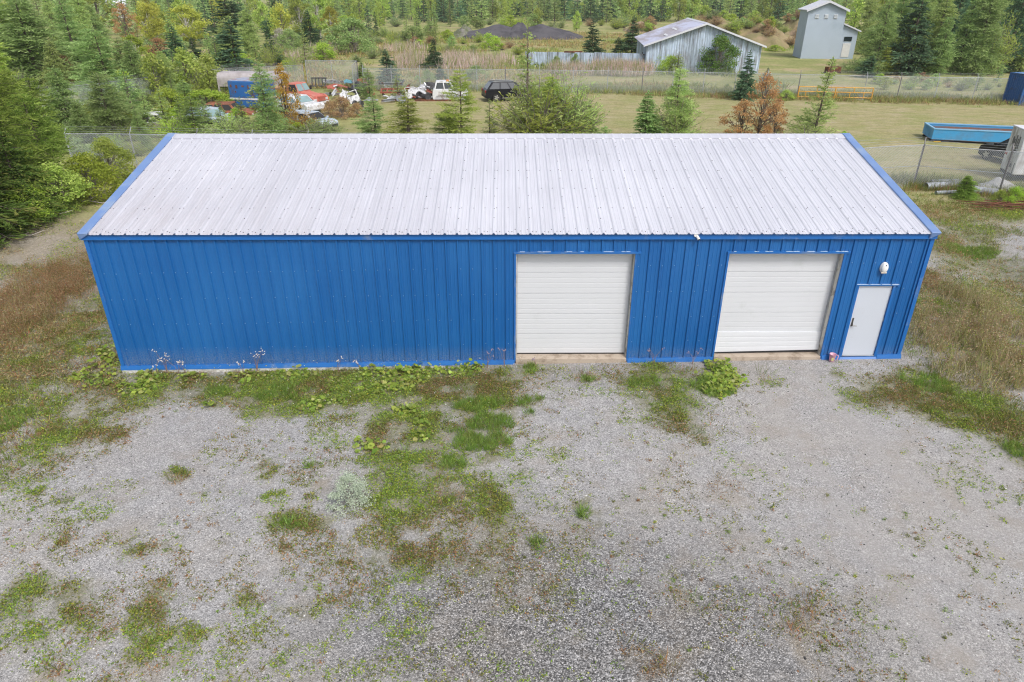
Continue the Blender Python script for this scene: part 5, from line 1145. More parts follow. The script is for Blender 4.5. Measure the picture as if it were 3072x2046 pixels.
scrap('axle', 824, 250, .34, 75, 0, M_SCD, 'lone dark wheel set standing at the lawn edge by the brown weeds', 1, .3)
scrap('frame', 770, 220, .1, -15, 0, M_SCG, 'pale drawbar frame lying at the edge of the brown weeds', 2.2, .5)
scrap('panel', 795, 226, .15, 10, 0, M_SCW, 'small pale sheet on the drawbar frame', 1.2, .5)
scrap('beam', 760, 200, .5, 4, 0, M_SCW, 'white beam end showing behind the red truck', 1.4)
scrap('frame', 735, 203, .6, 2, 70, M_SCD, 'black upright rack of square openings behind the red truck cab', 1.6, .8)
scrap('panel', 852, 234, .1, -10, 15, M_SCG, 'grey twisted sheet left of the young larch by the scrap', 1.3, .7)
scrap('panel', 840, 254, .03, 10, 0, M_SCW, 'flat white sheet on the lawn in front of the lone wheel set', .9, .35)
# roof of a white shed just in view at the top edge
p = G(276, 42); wr = thing('white_shed', 'white roofed shed far off among the trees at the top left', 'shed', tuple(p), R(20))
MB().box(-3, 3, -2, 2, -.3, 4.9).build('wall', M_CARWHT, wr); MB().prism([(-2.4, 4.8), (0, 6.2), (2.4, 4.8)], -3.4, 3.4, axis='x').build('roof', M_RWHITE, wr)
# ---------------------------------------------------------------- chain-link fences
def chain_mat():
    mt, t, o = new_mat('chain_link'); g = N(t)
    uv = g.n('ShaderNodeUVMap').outputs[0]; s = g.n('ShaderNodeSeparateXYZ'); t.links.new(uv, s.inputs[0])
    u, v = s.outputs[0], s.outputs[1]; K = 1/.085
    def band(q):
        f = g.math('ABSOLUTE', g.math('SUBTRACT', g.math('FRACT', q), .5)); return g.math('LESS_THAN', f, .088)
    k = g.math('MAXIMUM', band(g.math('MULTIPLY', g.math('ADD', u, v), K)), band(g.math('MULTIPLY', g.math('SUBTRACT', u, v), K)))
    b = g.n('ShaderNodeBsdfPrincipled', i_Roughness=.5, i_Metallic=.2); b.inputs['Base Color'].default_value = (.46, .49, .53, 1)
    tr = g.n('ShaderNodeBsdfTransparent'); mx = g.n('ShaderNodeMixShader'); t.links.new(k, mx.inputs[0]); t.links.new(tr.outputs[0], mx.inputs[1]); t.links.new(b.outputs[0], mx.inputs[2]); t.links.new(mx.outputs[0], o.inputs[0]); return mt
M_LINK = chain_mat(); M_POST = pm('fence_post_steel', (.40, .42, .45), .5, .3, .12, 4, dirt=(.28, .27, .27), damt=.3); M_DPOST = pm('dark_post_steel', (.17, .165, .17), .6, .2, .2, 4)
def fence(label, pts, h, sp=3.0, barbs=True, armside=1, mid=(), pr=.032, postmat=None, first=True):
    """pts: ground points; posts, rails, wire fabric and barbed strands as parts"""
    f = thing('chain_link_fence', label, 'fence', (pts[0][0], pts[0][1], 0)); o0 = np.array([pts[0][0], pts[0][1], 0.])
    base = None; P = [np.array([p[0], p[1], float(gz(p[0], p[1]))])-o0 for p in pts]
    pm_ = postmat or M_POST; U = 0
    for i in range(len(P)-1):
        a, b = P[i], P[i+1]; d = b-a; L_ = float(np.hypot(d[0], d[1])); e = d/L_; e[2] = 0; nn = np.array([-e[1], e[0], 0])*armside
        n = max(1, round(L_/sp))
        for k in range(n+(1 if i == len(P)-2 else 0)):
            q = a+d*k/n; zq = float(gz(q[0]+o0[0], q[1]+o0[1])); corner = (k == 0 and i > 0)
            r_ = pr*(1.5 if corner else 1)
            mb_ = MB().tube([(q[0], q[1], zq-.4), (q[0], q[1], zq+h+.03)], r_, 8)
            if barbs: mb_.tube([(q[0], q[1], zq+h+.02), (q[0]+nn[0]*.28, q[1]+nn[1]*.28, zq+h+.34)], r_*.55, 6)
            mb_.build('post', M_DPOST if corner else pm_, f)
        m_ = max(2, int(L_/2)); line = [a+d*k/m_ for k in range(m_+1)]
        zz = [float(gz(q[0]+o0[0], q[1]+o0[1])) for q in line]
        MB().tube([(q[0], q[1], z+h) for q, z in zip(line, zz)], .024, 6).build('top_rail', M_POST, f)
        if i in mid: MB().tube([(q[0], q[1], z+h*.5) for q, z in zip(line, zz)], .02, 6).build('middle_rail', M_POST, f)
        V = []; UV = []
        for q, z, k in zip(line, zz, range(m_+1)):
            V += [(q[0]-nn[0]*.03, q[1]-nn[1]*.03, z-.02), (q[0]-nn[0]*.03, q[1]-nn[1]*.03, z+h-.01)]; UV += [(U+L_*k/m_, 0), (U+L_*k/m_, h)]
        U += L_; me = bpy.data.meshes.new('wire_fabric'); F = [(2*k, 2*k+2, 2*k+3, 2*k+1) for k in range(m_)]; me.from_pydata(V, [], F); me.materials.append(M_LINK)
        ul = me.uv_layers.new(name='UVMap')
        for lp in me.loops: ul.data[lp.index].uv = UV[lp.vertex_index]
        link('wire_fabric', me, f)
        if barbs:
            bw_ = MB()
            for s in (.3, .62, .95):
                bw_.tube([(q[0]+nn[0]*.28*s, q[1]+nn[1]*.28*s, z+h+.02+.32*s-.01*(k % 2)) for k, (q, z) in enumerate(zip(line, zz))], .006, 4, cap=False)
            bw_.build('barbed_wire', M_POST, f)
    return f
NF = [(-13.4, 21.7), (-6., 21.0), (21.5, 17.6), (27.6, 17.5), (31.75, 18.6), (35.1, 16.9), (38.0, 15.5), (41.4, 13.9)]
fence('near chain-link fence with barbed wire running just behind the blue shed', NF, 2.1, 3.0, True, 1, mid=(3, 4))
FF = [(-3.9, 57.), (10.5, 56.5), (24., 54.7), (38.4, 51.9), (47., 50.), (60., 48.2)]
fence('long far chain-link fence with angled barbed arms across the back of the lawn', FF, 2.1, 3.2, True, 1)
fence('short high chain-link fence corner behind the red truck', [(-10.5, 60.5), (-5.0, 60.), (-4.5, 55.)], 2.6, 3.0, False, 1)
fence('chain-link fence running back through the bushes behind the grey trailer', [(-26.0, 40.0), (-22.6, 47.0), (-18.0, 57.0), (-11, 61)], 2.1, 3., True, -1)
# ---------------------------------------------------------------- hand-placed trees and shrubs (survey pixels: foot x, foot y, top y, width)
SP, LA, BU = 'spruce', 'larch', 'shrub'
HAND = [
 ('young_spruce','larch1','larchb',865,322,218,88,'grey-green young spruce just behind the ridge, left of a yellow larch','tree'),
 ('larch_tree','larch0','larchy',940,324,214,128,'yellow-green larch with a visible stem left of centre behind the ridge','tree'),
 ('larch_tree','larch1','larchy',1062,324,150,104,'tall yellowish larch in front of the gap between pickup cab and black car','tree'),
 ('larch_tree','thin0','larchb',1126,324,224,48,'thin grey-green larch sapling below the black car','tree'),
 ('larch_tree','thin0','larch',1211,326,48,104,'tallest thin-topped larch in front of the black car bonnet','tree'),
 ('larch_tree','plume0','larch',1228,328,160,210,'broad bushy larch right of the black car','tree'),
 ('larch_tree','plume1','larch',1306,326,156,150,'bushy larch on the right side of the central clump','tree'),
 ('larch_tree','nearlarch0','larchy',1272,326,168,120,'yellowish larch rising from the middle of the central clump','tree'),
 ('young_spruce','spruce1','larchb',1352,324,236,66,'small grey-green spruce at the right foot of the central larch clump','tree'),
 ('larch_tree','larch2','larchb',1030,322,246,74,'short larch at the foot of the tall yellowish larch','tree'),
 ('larch_tree','plume2','larchy',1240,330,172,230,'full feathery heart of the broad central clump behind the ridge','tree'),
 ('shrub','plume0','larch',1318,328,190,150,'full green bush at the right of the central clump','shrub'),
 ('shrub','plume2','larchy',1262,326,262,180,'low green-brown bush at the foot of the central larch clump','shrub'),
 ('young_spruce','spruce0','larchb',1481,324,205,98,'wide young spruce behind the ridge, left of a paler larch','tree'),
 ('larch_tree','plume1','larch',1552,326,196,130,'feathery larch bush right of the wide young spruce','tree'),
 ('larch_tree','nearlarch1','larch',1546,326,150,104,'pale larch right of the wide young spruce behind the ridge','tree'),
 ('rusty_maple','maple0','rust',1742,326,165,96,'rust orange maple, its tall narrow middle','tree'),
 ('rusty_maple','maple1','rust',1700,322,226,96,'low spreading rust orange maple left of the tall narrow one','tree'),
 ('rusty_maple','maple0','rust',1776,320,222,70,'rust orange maple sapling at the right of the maple group','tree'),
 ('larch_tree','sparse','larch',1868,328,128,120,'ragged larch with a bent sparse top near the right end of the ridge','tree'),
 ('shrub','plume0','larch',1852,334,282,130,'light green bush at the foot of the ragged larch','shrub'),
 ('larch_tree','nearlarch0','larchb',622,316,138,92,'tall blue-green conifer in front of the blue box','tree'),
 ('golden_birch','maple1','gold',664,300,146,66,'slim golden leaved birch between blue box and red truck','tree'),
 ('shrub','plume1','gold',690,306,246,96,'golden orange bush at the foot of the slim golden birch','shrub'),
 ('shrub','plume2','larchb',718,318,276,150,'grey-green bush at the left edge of the lawn behind the ridge','shrub'),
 ('larch_tree','larch0','larchb',452,316,214,86,'young larch in front of the pale blue sedan','tree'),
 ('shrub','plume0','yellowbush',400,320,264,130,'yellow-green bush touching the left end of the ridge','shrub'),
 ('shrub','plume1','larch',530,318,258,130,'fresh green bush behind the ridge below the rusty car','shrub'),
 ('shrub','plume2','larch',588,320,270,120,'soft green bush below the blue box','shrub'),
 ('larch_tree','nearlarch1','larchb',262,318,164,140,'pale green larch behind the left fence end','tree'),
 ('spruce_tree','nearlarch0','larchb',262,240,56,160,'large blue-green spruce left of the pale alders','tree'),
 ('larch_tree','thin1','larchb',318,290,214,40,'bare-topped larch sapling left of the white wreck','tree'),
 ('larch_tree','larch1','larchb',352,282,208,70,'small larch above the white wreck','tree'),
 ('shrub','alder0','yellowbush',478,258,206,150,'yellow-green alder thicket left of the blue box','shrub'),
 ('shrub','alder1','yellowbush',395,262,204,110,'yellow-green alder thicket above the white wreck','shrub'),
 ('shrub','alder1','alderp',380,218,132,120,'pale round alder right of the large blue-green spruce','shrub'),
 ('shrub','alder0','alderp',462,214,134,130,'pale round alder left of the grey stock trailer','shrub'),
 ('larch_tree','larch2','larchb',432,258,178,60,'small larch rising out of the yellow-green thicket','tree'),
 ('shrub','bush0','alder',205,298,240,90,'olive bush below the left fence with reddish leaves','shrub'),
 ('shrub','alder0','brown',152,200,120,76,'bronze leaved bush behind the left fence','shrub'),
 ('larch_tree','nearlarch1','feather',30,330,112,170,'tall feathery green larch at the left edge of the photo','tree'),
 ('larch_tree','nearlarch0','feather',108,352,168,140,'feathery larch in front of the left fence','tree'),
 ('larch_tree','feather1','larchy',10,240,62,150,'yellow-green feathery larch at the left edge, behind','tree'),
 ('larch_tree','feather0','larchb',95,205,-14,190,'broad grey-green feathery larch high at the upper left','tree'),
 ('larch_tree','larch0','larchb',192,190,-20,130,'grey-green misty larch at the upper left','tree'),
 ('larch_tree','feather1','feather',20,170,-20,150,'dark green feathery larch in the upper left corner','tree'),
 ('spruce_tree','spruce0','spruce',412,150,58,66,'dark spruce above the pale alders, the taller one','tree'),
 ('spruce_tree','spruce1','spruce',452,150,84,56,'dark spruce above the pale alders, the shorter one','tree'),
 ('yellow_bush','aspen1','yellowbush',320,152,80,60,'bright yellow-green small birch right of the large blue-green spruce','tree'),
 ('aspen_tree','aspen0','aspen',358,118,8,70,'yellow aspen beside the rusty leaning maple at the upper left','tree'),
 ('aspen_tree','aspen1','aspen',442,108,12,96,'yellow aspen above the two dark spruces','tree'),
 ('rusty_maple','maple1','rust',298,95,4,64,'rust orange leaning maple at the upper left','tree'),
 ('rusty_maple','maple0','rust',366,132,86,80,'low rust orange maple under the yellow aspen','tree'),
 ('spruce_tree','spruce2','bluespruce',548,176,42,100,'blue-green spruce behind the grey stock trailer','tree'),
 ('larch_tree','larch1','larch',532,150,40,74,'fresh green larch behind the blue-green spruce','tree'),
 ('larch_tree','feather0','larch',582,128,16,66,'pale green larch with a pointed top above the stock trailer','tree'),
 ('spruce_tree','spruce1','spruce',624,150,58,64,'dark spruce standing right above the stock trailer','tree'),
 ('spruce_tree','spruce0','spruce',640,84,-22,60,'nearly black tall spruce at the top left of the meadow','tree'),
 ('spruce_tree','spruce2','spruce',532,96,-22,110,'nearly black spruce group with bare branches at the top','tree'),
 ('shrub','alder1','willow',672,126,66,70,'yellow-green bush left of the brown-topped spruce','shrub'),
 ('shrub','bush2','grey',650,110,66,60,'grey leafless brush by the dark spruce','shrub'),
 ('spruce_tree','spruce1','spruce',718,118,22,84,'dark spruce with a brown dead top at the meadow edge','tree'),
 ('birch_tree','aspen0','alder',696,90,-20,64,'birch with white stems left of the brown-topped spruce','tree'),
 ('birch_tree','aspen1','alder',738,88,-20,60,'birch with white stems right of the brown-topped spruce','tree'),
 ('birch_tree','aspen0','aspen',766,104,14,44,'small yellowing birch at the meadow edge','tree'),
 ('willow_bush','alder0','willow',812,122,40,132,'big round grey-green willow bush at the meadow edge','shrub'),
 ('spruce_tree','spruce2','bluespruce',892,200,112,64,'blue-green spruce behind the far fence above the scrap','tree'),
 ('spruce_tree','spruce0','larchb',835,198,140,56,'smaller blue-green spruce behind the far fence','tree'),
 ('larch_tree','larch1','larchb',851,228,156,54,'olive larch in front of the far fence among the scrap','tree'),
 ('larch_tree','thin0','larch',916,232,168,46,'thin larch between the scrap heaps','tree'),
 ('spruce_tree','spruce1','spruce',1000,160,86,58,'dark spruce standing alone in the cattails','tree'),
 ('young_spruce','spruce2','bluespruce',1012,186,152,40,'small spruce behind the pickup cab at the far fence','tree'),
 ('shrub','bush1','willow',984,196,160,50,'green bush behind the scrap at the far fence','shrub'),
 ('shrub','bush0','willow',1094,186,150,60,'green bush at the far fence above the black car','shrub'),
 ('spruce_tree','spruce0','spruce',1359,154,44,68,'dark pointed spruce in front of the low screen wall','tree'),
 ('spruce_tree','spruce1','spruce',1451,124,34,72,'dark spruce touching the left end of the barn roof','tree'),
 ('spruce_tree','spruce2','spruce',1420,124,84,44,'small dark spruce at the foot of the one by the barn','tree'),
 ('shrub','alder1','willow',1278,162,128,28,'pale small bush against the low screen wall','shrub'),
 ('shrub','alder0','willow',1322,158,122,22,'narrow bush growing through the low screen wall','shrub'),
 ('shrub','bush1','yellowbush',1508,164,100,48,'yellow-green bush at the left corner of the barn','tree'),
 ('shrub','bush2','yellowbush',1540,170,128,70,'low yellow-green bush along the barn wall','shrub'),
 ('larch_tree','thin1','larch',1556,172,118,40,'thin larch in front of the barn wall','tree'),
 ('leafy_tree','alder0','green',1649,170,80,88,'round deep green leafy tree against the barn gable','tree'),
 ('spruce_tree','spruce0','bluespruce',1709,229,112,60,'blue-green spruce right of the leafy tree at the far fence','tree'),
 ('young_spruce','spruce1','bluespruce',1762,186,154,28,'tiny spruce behind the fence right of the barn','tree'),
 ('shrub','bush0','alder',1806,230,206,40,'olive weedy bush left of the yellow barrier','shrub'),
 ('shrub','bush1','yellowbush',1782,118,103,46,'yellow bush at the foot of the earth bank','shrub'),
 ('young_larch','larch0','larchy',2027,172,104,54,'yellow-topped young larch at the foot of the right-hand wood','tree'),
 ('young_spruce','spruce2','bluespruce',1996,178,126,60,'low spreading spruce in front of the grey tower annex','tree'),
 ('young_spruce','nearspruce1','feather',2211,456,400,62,'small fresh green spruce growing among the grey pipes','tree'),
 ('shrub','bush2','yellowbush',2328,472,428,56,'yellow-green bush above the rusty rods','shrub'),
 ('shrub','bush0','alder',2296,466,436,44,'olive bush left of the yellow-green one by the rods','shrub'),
 ('larch_tree','nearlarch0','feather',38,478,82,220,'big yellow-green tree at the left edge of the clearing','tree'),
 ('spruce_tree','nearspruce0','green',-30,540,250,230,'dark green spruce with layered boughs cut by the left edge','tree'),
 ('larch_tree','nearlarch1','feather',128,450,205,190,'drooping green larch left of the shed roof','tree'),
 ('alder_bush','alder0','yellowbush',215,462,352,140,'yellow-leaved alder leaning towards the shed gable','shrub'),
 ('alder_bush','alder1','alder',140,482,376,150,'olive alder bush with bare stems left of the shed','shrub'),
 ('alder_bush','alder0','alder',262,420,316,110,'green alder bush against the chain-link left of the shed','shrub'),
 ('alder_bush','alder1','yellowbush',70,505,420,120,'low yellow-green alder in the shade of the left trees','shrub'),
 ('spruce_tree','nearspruce1','green',62,500,290,150,'dark green spruce behind the low alders on the left','tree'),
 ('mugwort_plant','bush1','grey',806,1162,1090,104,'silvery grey bushy plant standing in the gravel yard','plant'),
]
for a in HAND: survey_plant(*a)
LM['silver'] = leaf_mat('silvery_leaves', (.23, .26, .20), (.36, .40, .32), (.44, .47, .40), .25)
for o in list(COL.objects):
    if o.name.startswith('mugwort'):
        for c in o.children:
            if c.name.startswith('crown'): c.material_slots[0].material = LM['silver']
# brown weed shrub and brush on the lawn edge
for dx, by, ty, wd, lab in ((785, 270, 222, 84, 'brown dry weed thicket between the red truck and the lawn'), (757, 262, 232, 50, 'olive dry weeds at the nose of the red truck'), (822, 268, 236, 44, 'low reddish weeds at the right end of the brown thicket')):
    survey_plant('dry_thicket', f'bush{dx % 3}', 'brown', dx, by, ty, wd, lab, 'shrub')
# ---------------------------------------------------------------- the woods, tree by tree, labelled along each stretch
ORD = ['first', 'second', 'third', 'fourth', 'fifth', 'sixth', 'seventh', 'eighth', 'ninth', 'tenth', 'eleventh', 'twelfth', 'thirteenth', 'fourteenth', 'fifteenth', 'sixteenth', 'seventeenth', 'eighteenth', 'nineteenth', 'twentieth'] + [f'{n}th' for n in range(21, 80)]
def wood(items, where, group):
    """items: (kind word, name, shape, mat, x, y, h, w); ordinal from the left among its kind, as the photo shows them"""
    def px(i): v = np.array([i[4], i[5], 0])-CAM; return (v@RT)/(v@FW)
    cnt = {}
    for it in sorted(items, key=px):
        k = it[0]; cnt[k] = cnt.get(k, 0)+1
        hz_ = heap_z(it[4], it[5]); plant(it[1], it[2], it[3], it[4], it[5], it[6], it[7], f'{ORD[cnt[k]-1]} {k} from the left {where}', 'tree' if 'bush' not in k else 'shrub', group, None, hz_ if hz_ > .05 else None)
KIND = {'s': ('dark spruce', 'spruce_tree', 'farspruce', 'spruce'), 'b': ('blue-green spruce', 'spruce_tree', 'farspruce', 'bluespruce'), 'l': ('pale larch', 'larch_tree', 'farlarch', 'larch'), 'g': ('grey-green larch', 'larch_tree', 'farlarch', 'larchb'),
        'y': ('yellow aspen', 'aspen_tree', 'farleaf', 'aspen'), 'w': ('rounded green bush', 'round_bush', 'farleaf', 'willow'), 'o': ('olive leafy tree', 'leafy_tree', 'farleaf', 'alder'), 'v': ('yellow-green bush', 'round_bush', 'farleaf', 'yellowbush'), 'x': ('brown bush', 'round_bush', 'farleaf', 'brown')}
def mk(k, x, y, h, wd, i, near=False):
    a = KIND[k]; shp = a[2]
    if a[2] == 'farleaf' and (near or h < 4.2) and rr.random() < .6: return (a[0], a[1], f'plume{i % 3}', a[3], x, y, h, wd*1.15)
    n = {'farspruce': 3, 'farlarch': 2, 'farleaf': 2}[shp]; s = f'{shp}{i % n}'
    if near and shp == 'farspruce': s = ('spruce0', 'spruce1', 'spruce2', 'feather1')[i % 4]
    if near and shp == 'farlarch': s = ('feather0', 'feather1', 'nearlarch0', 'nearlarch1')[i % 4]
    return (a[0], a[1], s, a[3], x, y, h, wd)
rr = random.Random(21)
def strip(x0, x1, by0, by1, n, kinds, hr, wr, where, group, near=False):
    items = []
    for i in range(n):
        dx = x0+(x1-x0)*(i+rr.uniform(.1, .9))/n; by = rr.uniform(by0, by1); p = G(dx, by); k = rr.choice(kinds); h = rr.uniform(*hr)*rr.choice((.75, .9, 1., 1.05))
        if KIND[k][2] == 'farleaf' and 'bush' in KIND[k][0]: h *= .5; wd = h*rr.uniform(1., 1.5)
        elif KIND[k][2] == 'farleaf': h *= .85; wd = h*rr.uniform(.5, .75)
        else: wd = h*rr.uniform(*wr)
        items.append(mk(k, p[0], p[1], h, wd, rr.randrange(6), near))
    wood(items, where, group)
strip(2000, 2360, 166, 172, 10, 'gbglo', (9, 12), (.42, .55), 'of the wood behind the right fence', 'front row of the right-hand wood', True)
strip(1985, 2365, 140, 160, 10, 'gbgls', (11, 14), (.38, .5), 'in the second right-hand row', 'second row of the right-hand wood', True)
strip(1965, 2365, 112, 135, 10, 'gblgo', (12, 15), (.36, .5), 'in the third right-hand row', 'third row of the right-hand wood', True)
strip(1950, 2360, 74, 100, 12, 'slgo', (12, 16), (.36, .5), 'at the back of the right-hand wood', 'back row of the right-hand wood')
strip(-20, 250, 100, 150, 8, 'glgo', (9, 12), (.4, .6), 'in the upper left wood', 'dense wood at the upper left', True)
strip(-20, 330, 55, 90, 13, 'glolgo', (10, 13), (.36, .55), 'at the back of the upper left wood', 'back of the upper left wood')
strip(330, 660, 74, 110, 15, 'slgylog', (7, 10), (.36, .5), 'above the stock trailer', 'mixed wood above the stock trailer')
strip(340, 760, 48, 70, 17, 'slgyso', (10, 14), (.34, .5), 'in the back wood above the trailer', 'back of the mixed wood on the left')
strip(760, 1020, 58, 78, 11, 'lgobwsv', (5, 8), (.34, .48), 'behind the big willow bush', 'trees behind the big willow bush')
strip(850, 1020, 82, 104, 8, 'wwvlsw', (4.5, 6.5), (.34, .48), 'right of the willow bush', 'meadow edge right of the willow bush')
strip(740, 1010, 36, 52, 22, 'slgob', (10, 14), (.40, .56), 'in the treeline behind the willow', 'far treeline on the left')
strip(1000, 1220, 38, 54, 24, 'lsobgs', (9, 13), (.40, .58), 'above the dark piles', 'far treeline above the dark piles')
strip(1220, 1480, 38, 54, 28, 'sbsglo', (9, 13), (.40, .58), 'between dark piles and barn roof', 'far treeline left of the barn')
strip(1480, 1840, 36, 50, 34, 'sbslgbo', (10, 14), (.40, .58), 'above the barn', 'far treeline above the barn')
strip(1820, 2010, 40, 58, 11, 'slgo', (10, 14), (.40, .56), 'behind the grey tower', 'far treeline behind the grey tower')
strip(700, 2000, 22, 30, 44, 'sblgso', (13, 18), (.40, .58), 'along the hindmost treeline', 'second row of the far treeline')
strip(1030, 1230, 56, 68, 9, 'wvwgo', (6, 9), (.4, .5), 'behind the dark piles', 'bushes behind the dark piles')
strip(1230, 1480, 58, 74, 9, 'wwovx', (5, 8), (.4, .5), 'on the tan meadow left of the barn', 'bushes on the tan meadow')
strip(830, 1210, 96, 112, 15, 'wvvwx', (3., 5.), (.4, .5), 'before the dark piles', 'marsh bushes')
strip(1010, 1200, 112, 126, 8, 'wvx', (2.4, 3.8), (.4, .5), 'at the edge of the cattails', 'bushes at the cattail edge')
items = []
for cx, cy, rx, ry, h, sharp, rough, seed in HEAPS:
    for k in range(13):
        x_ = cx+rx*rr.uniform(-.75, .75); y_ = cy+ry*rr.uniform(-.8, .15); hh = rr.uniform(1.1, 2.4); items.append(mk(rr.choice('xxxwov'), x_, y_, hh, hh*rr.uniform(1.1, 1.6), rr.randrange(6)))
wood(items, 'on the brown slope', 'brush on the brown slope')
strip(2000, 2310, 186, 212, 13, 'wwwvg', (1.6, 3.0), (.4, .5), 'just beyond the far right fence', 'bushes just beyond the far right fence')
strip(225, 505, 206, 236, 11, 'wvowl', (3.2, 5.), (.5, .6), 'before the fence in the brush', 'alders before the fence in the brush', True)
strip(640, 1010, 84, 118, 14, 'wvwvo', (3, 4.6), (.5, .6), 'around the left reeds', 'bushes around the left reeds')
strip(185, 335, 346, 388, 7, 'wvgw', (1.7, 2.8), (.5, .6), 'hard behind the wire left of the shed', 'bushes hard behind the wire', True)
strip(170, 345, 300, 332, 8, 'wvgw', (2.2, 3.6), (.5, .6), 'behind the wire left of the shed', 'bushes behind the wire left of the shed', True)
strip(740, 1110, 176, 208, 8, 'wvw', (1.4, 2.4), (.4, .5), 'along the fence behind the scrap', 'low bushes along the far fence')
strip(1280, 1720, 196, 214, 12, 'wwv', (1.2, 2.0), (.4, .5), 'along the fence beyond the lawn', 'low bushes along the far fence, right')
strip(2010, 2300, 186, 206, 9, 'wxv', (1.2, 2.4), (.4, .5), 'inside the fence under the right wood', 'low bushes under the right-hand wood')
strip(500, 720, 140, 172, 9, 'wvlo', (3.5, 5.), (.4, .5), 'right behind the stock trailer', 'undergrowth behind the stock trailer')
strip(280, 520, 168, 205, 9, 'wvvlg', (3, 4.6), (.5, .6), 'behind the cars in the brush', 'thicket behind the wrecked cars')
strip(170, 560, 226, 262, 13, 'vwvg', (2.2, 3.6), (.5, .6), 'among the cars in the brush', 'thicket among the wrecked cars')
strip(300, 620, 292, 304, 10, 'vgvl', (2.6, 4.), (.5, .6), 'in front of the wrecked cars', 'thicket in front of the wrecked cars')
strip(150, 760, 296, 322, 18, 'vwvwg', (1.8, 3.0), (.5, .6), 'just behind the shed ridge', 'low bushes just behind the shed ridge')
strip(760, 2000, 306, 326, 12, 'wvx', (.8, 1.4), (.5, .6), 'between shed roof and lawn', 'low bushes between shed and lawn')
strip(40, 340, 176, 232, 12, 'wvlgwo', (4, 6.5), (.5, .6), 'left of the pale alders', 'thicket left of the pale alders', True)
strip(300, 560, 120, 168, 12, 'wovglw', (4, 6.5), (.45, .6), 'above the pale alders', 'thicket above the pale alders')
strip(640, 900, 118, 150, 9, 'wvw', (3.5, 5), (.5, .6), 'in front of the big willow', 'bushes in front of the big willow')
strip(0, 300, 150, 200, 9, 'wlgv', (4, 6), (.5, .6), 'behind the left fence', 'undergrowth behind the left fence', True)
strip(-30, 190, 260, 330, 5, 'wvg', (3, 4.5), (.5, .6), 'in front of the left fence', 'undergrowth in front of the left fence', True)
# the far mass of forest beyond the rows one can tell apart
def mass(n=900):
    parts = [SH['farspruce0'][0], SH['farspruce1'][0], SH['farlarch0'][0]]; VV = []; QQ = []; LL_ = []; o = 0
    for s in parts:
        v = np.zeros(len(s.vertices)*3, np.float32); s.vertices.foreach_get('co', v); VV.append(v.reshape(-1, 3))
        a = np.zeros(len(s.polygons), np.float32); s.attributes['lv'].data.foreach_get('value', a); LL_.append(a)
    out = []; lv = []
    for i in range(n):
        k = rr.randrange(3); v = VV[k].reshape(-1, 4, 3); sel = RNG.random(len(v)) < .45; v = v[sel]; h = rr.uniform(11, 17); wd = h*rr.uniform(.9, 1.3)
        y = rr.uniform(245, 430) ; x = rr.uniform(-260, 330); out.append((v*np.array([wd, wd, h])+np.array([x, y, 0])).reshape(-1, 3)); lv.append(LL_[k][sel])
    V = np.concatenate(out); tag(np_mesh('far_forest', V, np.arange(len(V)).reshape(-1, 4), LM['larchb'], attr=np.concatenate(lv)), kind='stuff')
mass(480)

# smaller scrap filling the row along the fence
MATW = {'white': M_SCW, 'grey': M_SCG, 'dark': M_SCD, 'rusty': M_RUST, 'red': M_SCR}; KW = {'panel': 'bent sheet', 'beam': 'steel bar', 'bumper': 'curved bar'}
rs2 = random.Random(77); items = []
for k in range(34):
    lo, hi = ((746, 850), (872, 934), (936, 1004))[k % 3]
    items.append((rs2.uniform(lo, hi), rs2.uniform(205, 238) if k % 3 < 2 else rs2.uniform(216, 232), rs2.choice(list(KW)), rs2.choice(list(MATW)), rs2.uniform(.05, .55), rs2.uniform(-90, 90), rs2.uniform(-30, 60), rs2.uniform(.6, 1.5), rs2.uniform(.25, .6), rs2.uniform(-30, 40)))
cnt = {}
for it in sorted(items):
    kk = (it[3], it[2]); cnt[kk] = cnt.get(kk, 0)+1
    scrap(it[2], it[0], it[1], it[4], it[5], it[6], MATW[it[3]], f'{ORD[cnt[kk]-1]} small {it[3]} {KW[it[2]]} from the left in the scrap row', it[7], it[8], it[9])
# dead branches on the bank under the left trees
M_DEAD = pm('dead_grey_wood', (.42, .38, .35), .9, 0, .2, 8)
for k, (dx, by, rz_, lab) in enumerate(((44, 528, 70, 'grey forked dead branch at the foot of the left trees'), (92, 498, 15, 'long pale dead branch lying along the shaded bank'), (200, 470, -5, 'short dead log under the yellow-leaved alder'), (20, 552, 30, 'thin dead twig lowest on the left bank'))):
    p = G(dx, by); t = thing('dead_branch', lab, 'branch', tuple(p), R(rz_)); b = MB(); b.tube([(-.9, 0, .05), (0, .08, .16), (.8, -.05, .10), (1.3, .1, .2)], [.035, .03, .02, .006], 6); b.tube([(0, .08, .16), (.3, .4, .3), (.5, .7, .25)], [.018, .012, .004], 5); b.tube([(.5, 0, .12), (.8, -.35, .32)], [.014, .004], 5); b.build('wood', M_DEAD, t)
# ---------------------------------------------------------------- ground cover (what nobody could count)
class Cover:
    def __init__(s): s.V = []; s.C = []; s.n = 4
    def cards(s, P, D, L, Wd, C, flat=None):
        V, _ = frame_quads(P, D, L, Wd, RNG, flat); s.V.append(V); s.C.append(np.repeat(C, 4, 0))
    def build(s, name, mat):
        V = np.concatenate(s.V); C = np.concatenate(s.C)
        return tag(np_mesh(name, V, np.arange(len(V)).reshape(-1, 4), mat, col=C), kind='stuff')
def pick(pal, n, jit=.18):
    pal = np.array(pal); c = pal[RNG.integers(0, len(pal), n)]; return np.clip(c*(1+RNG.normal(0, jit, (n, 1)))*(1+RNG.normal(0, .06, (n, 3))), .005, .9)
def ok(x, y):
    return ~((x > -.0) & (x < W) & (y > -.09) & (y < DEPTH+.3)) & ~((y > -.5) & (x > g2a+.4) & (x < g2b)) & (y > -15.5)
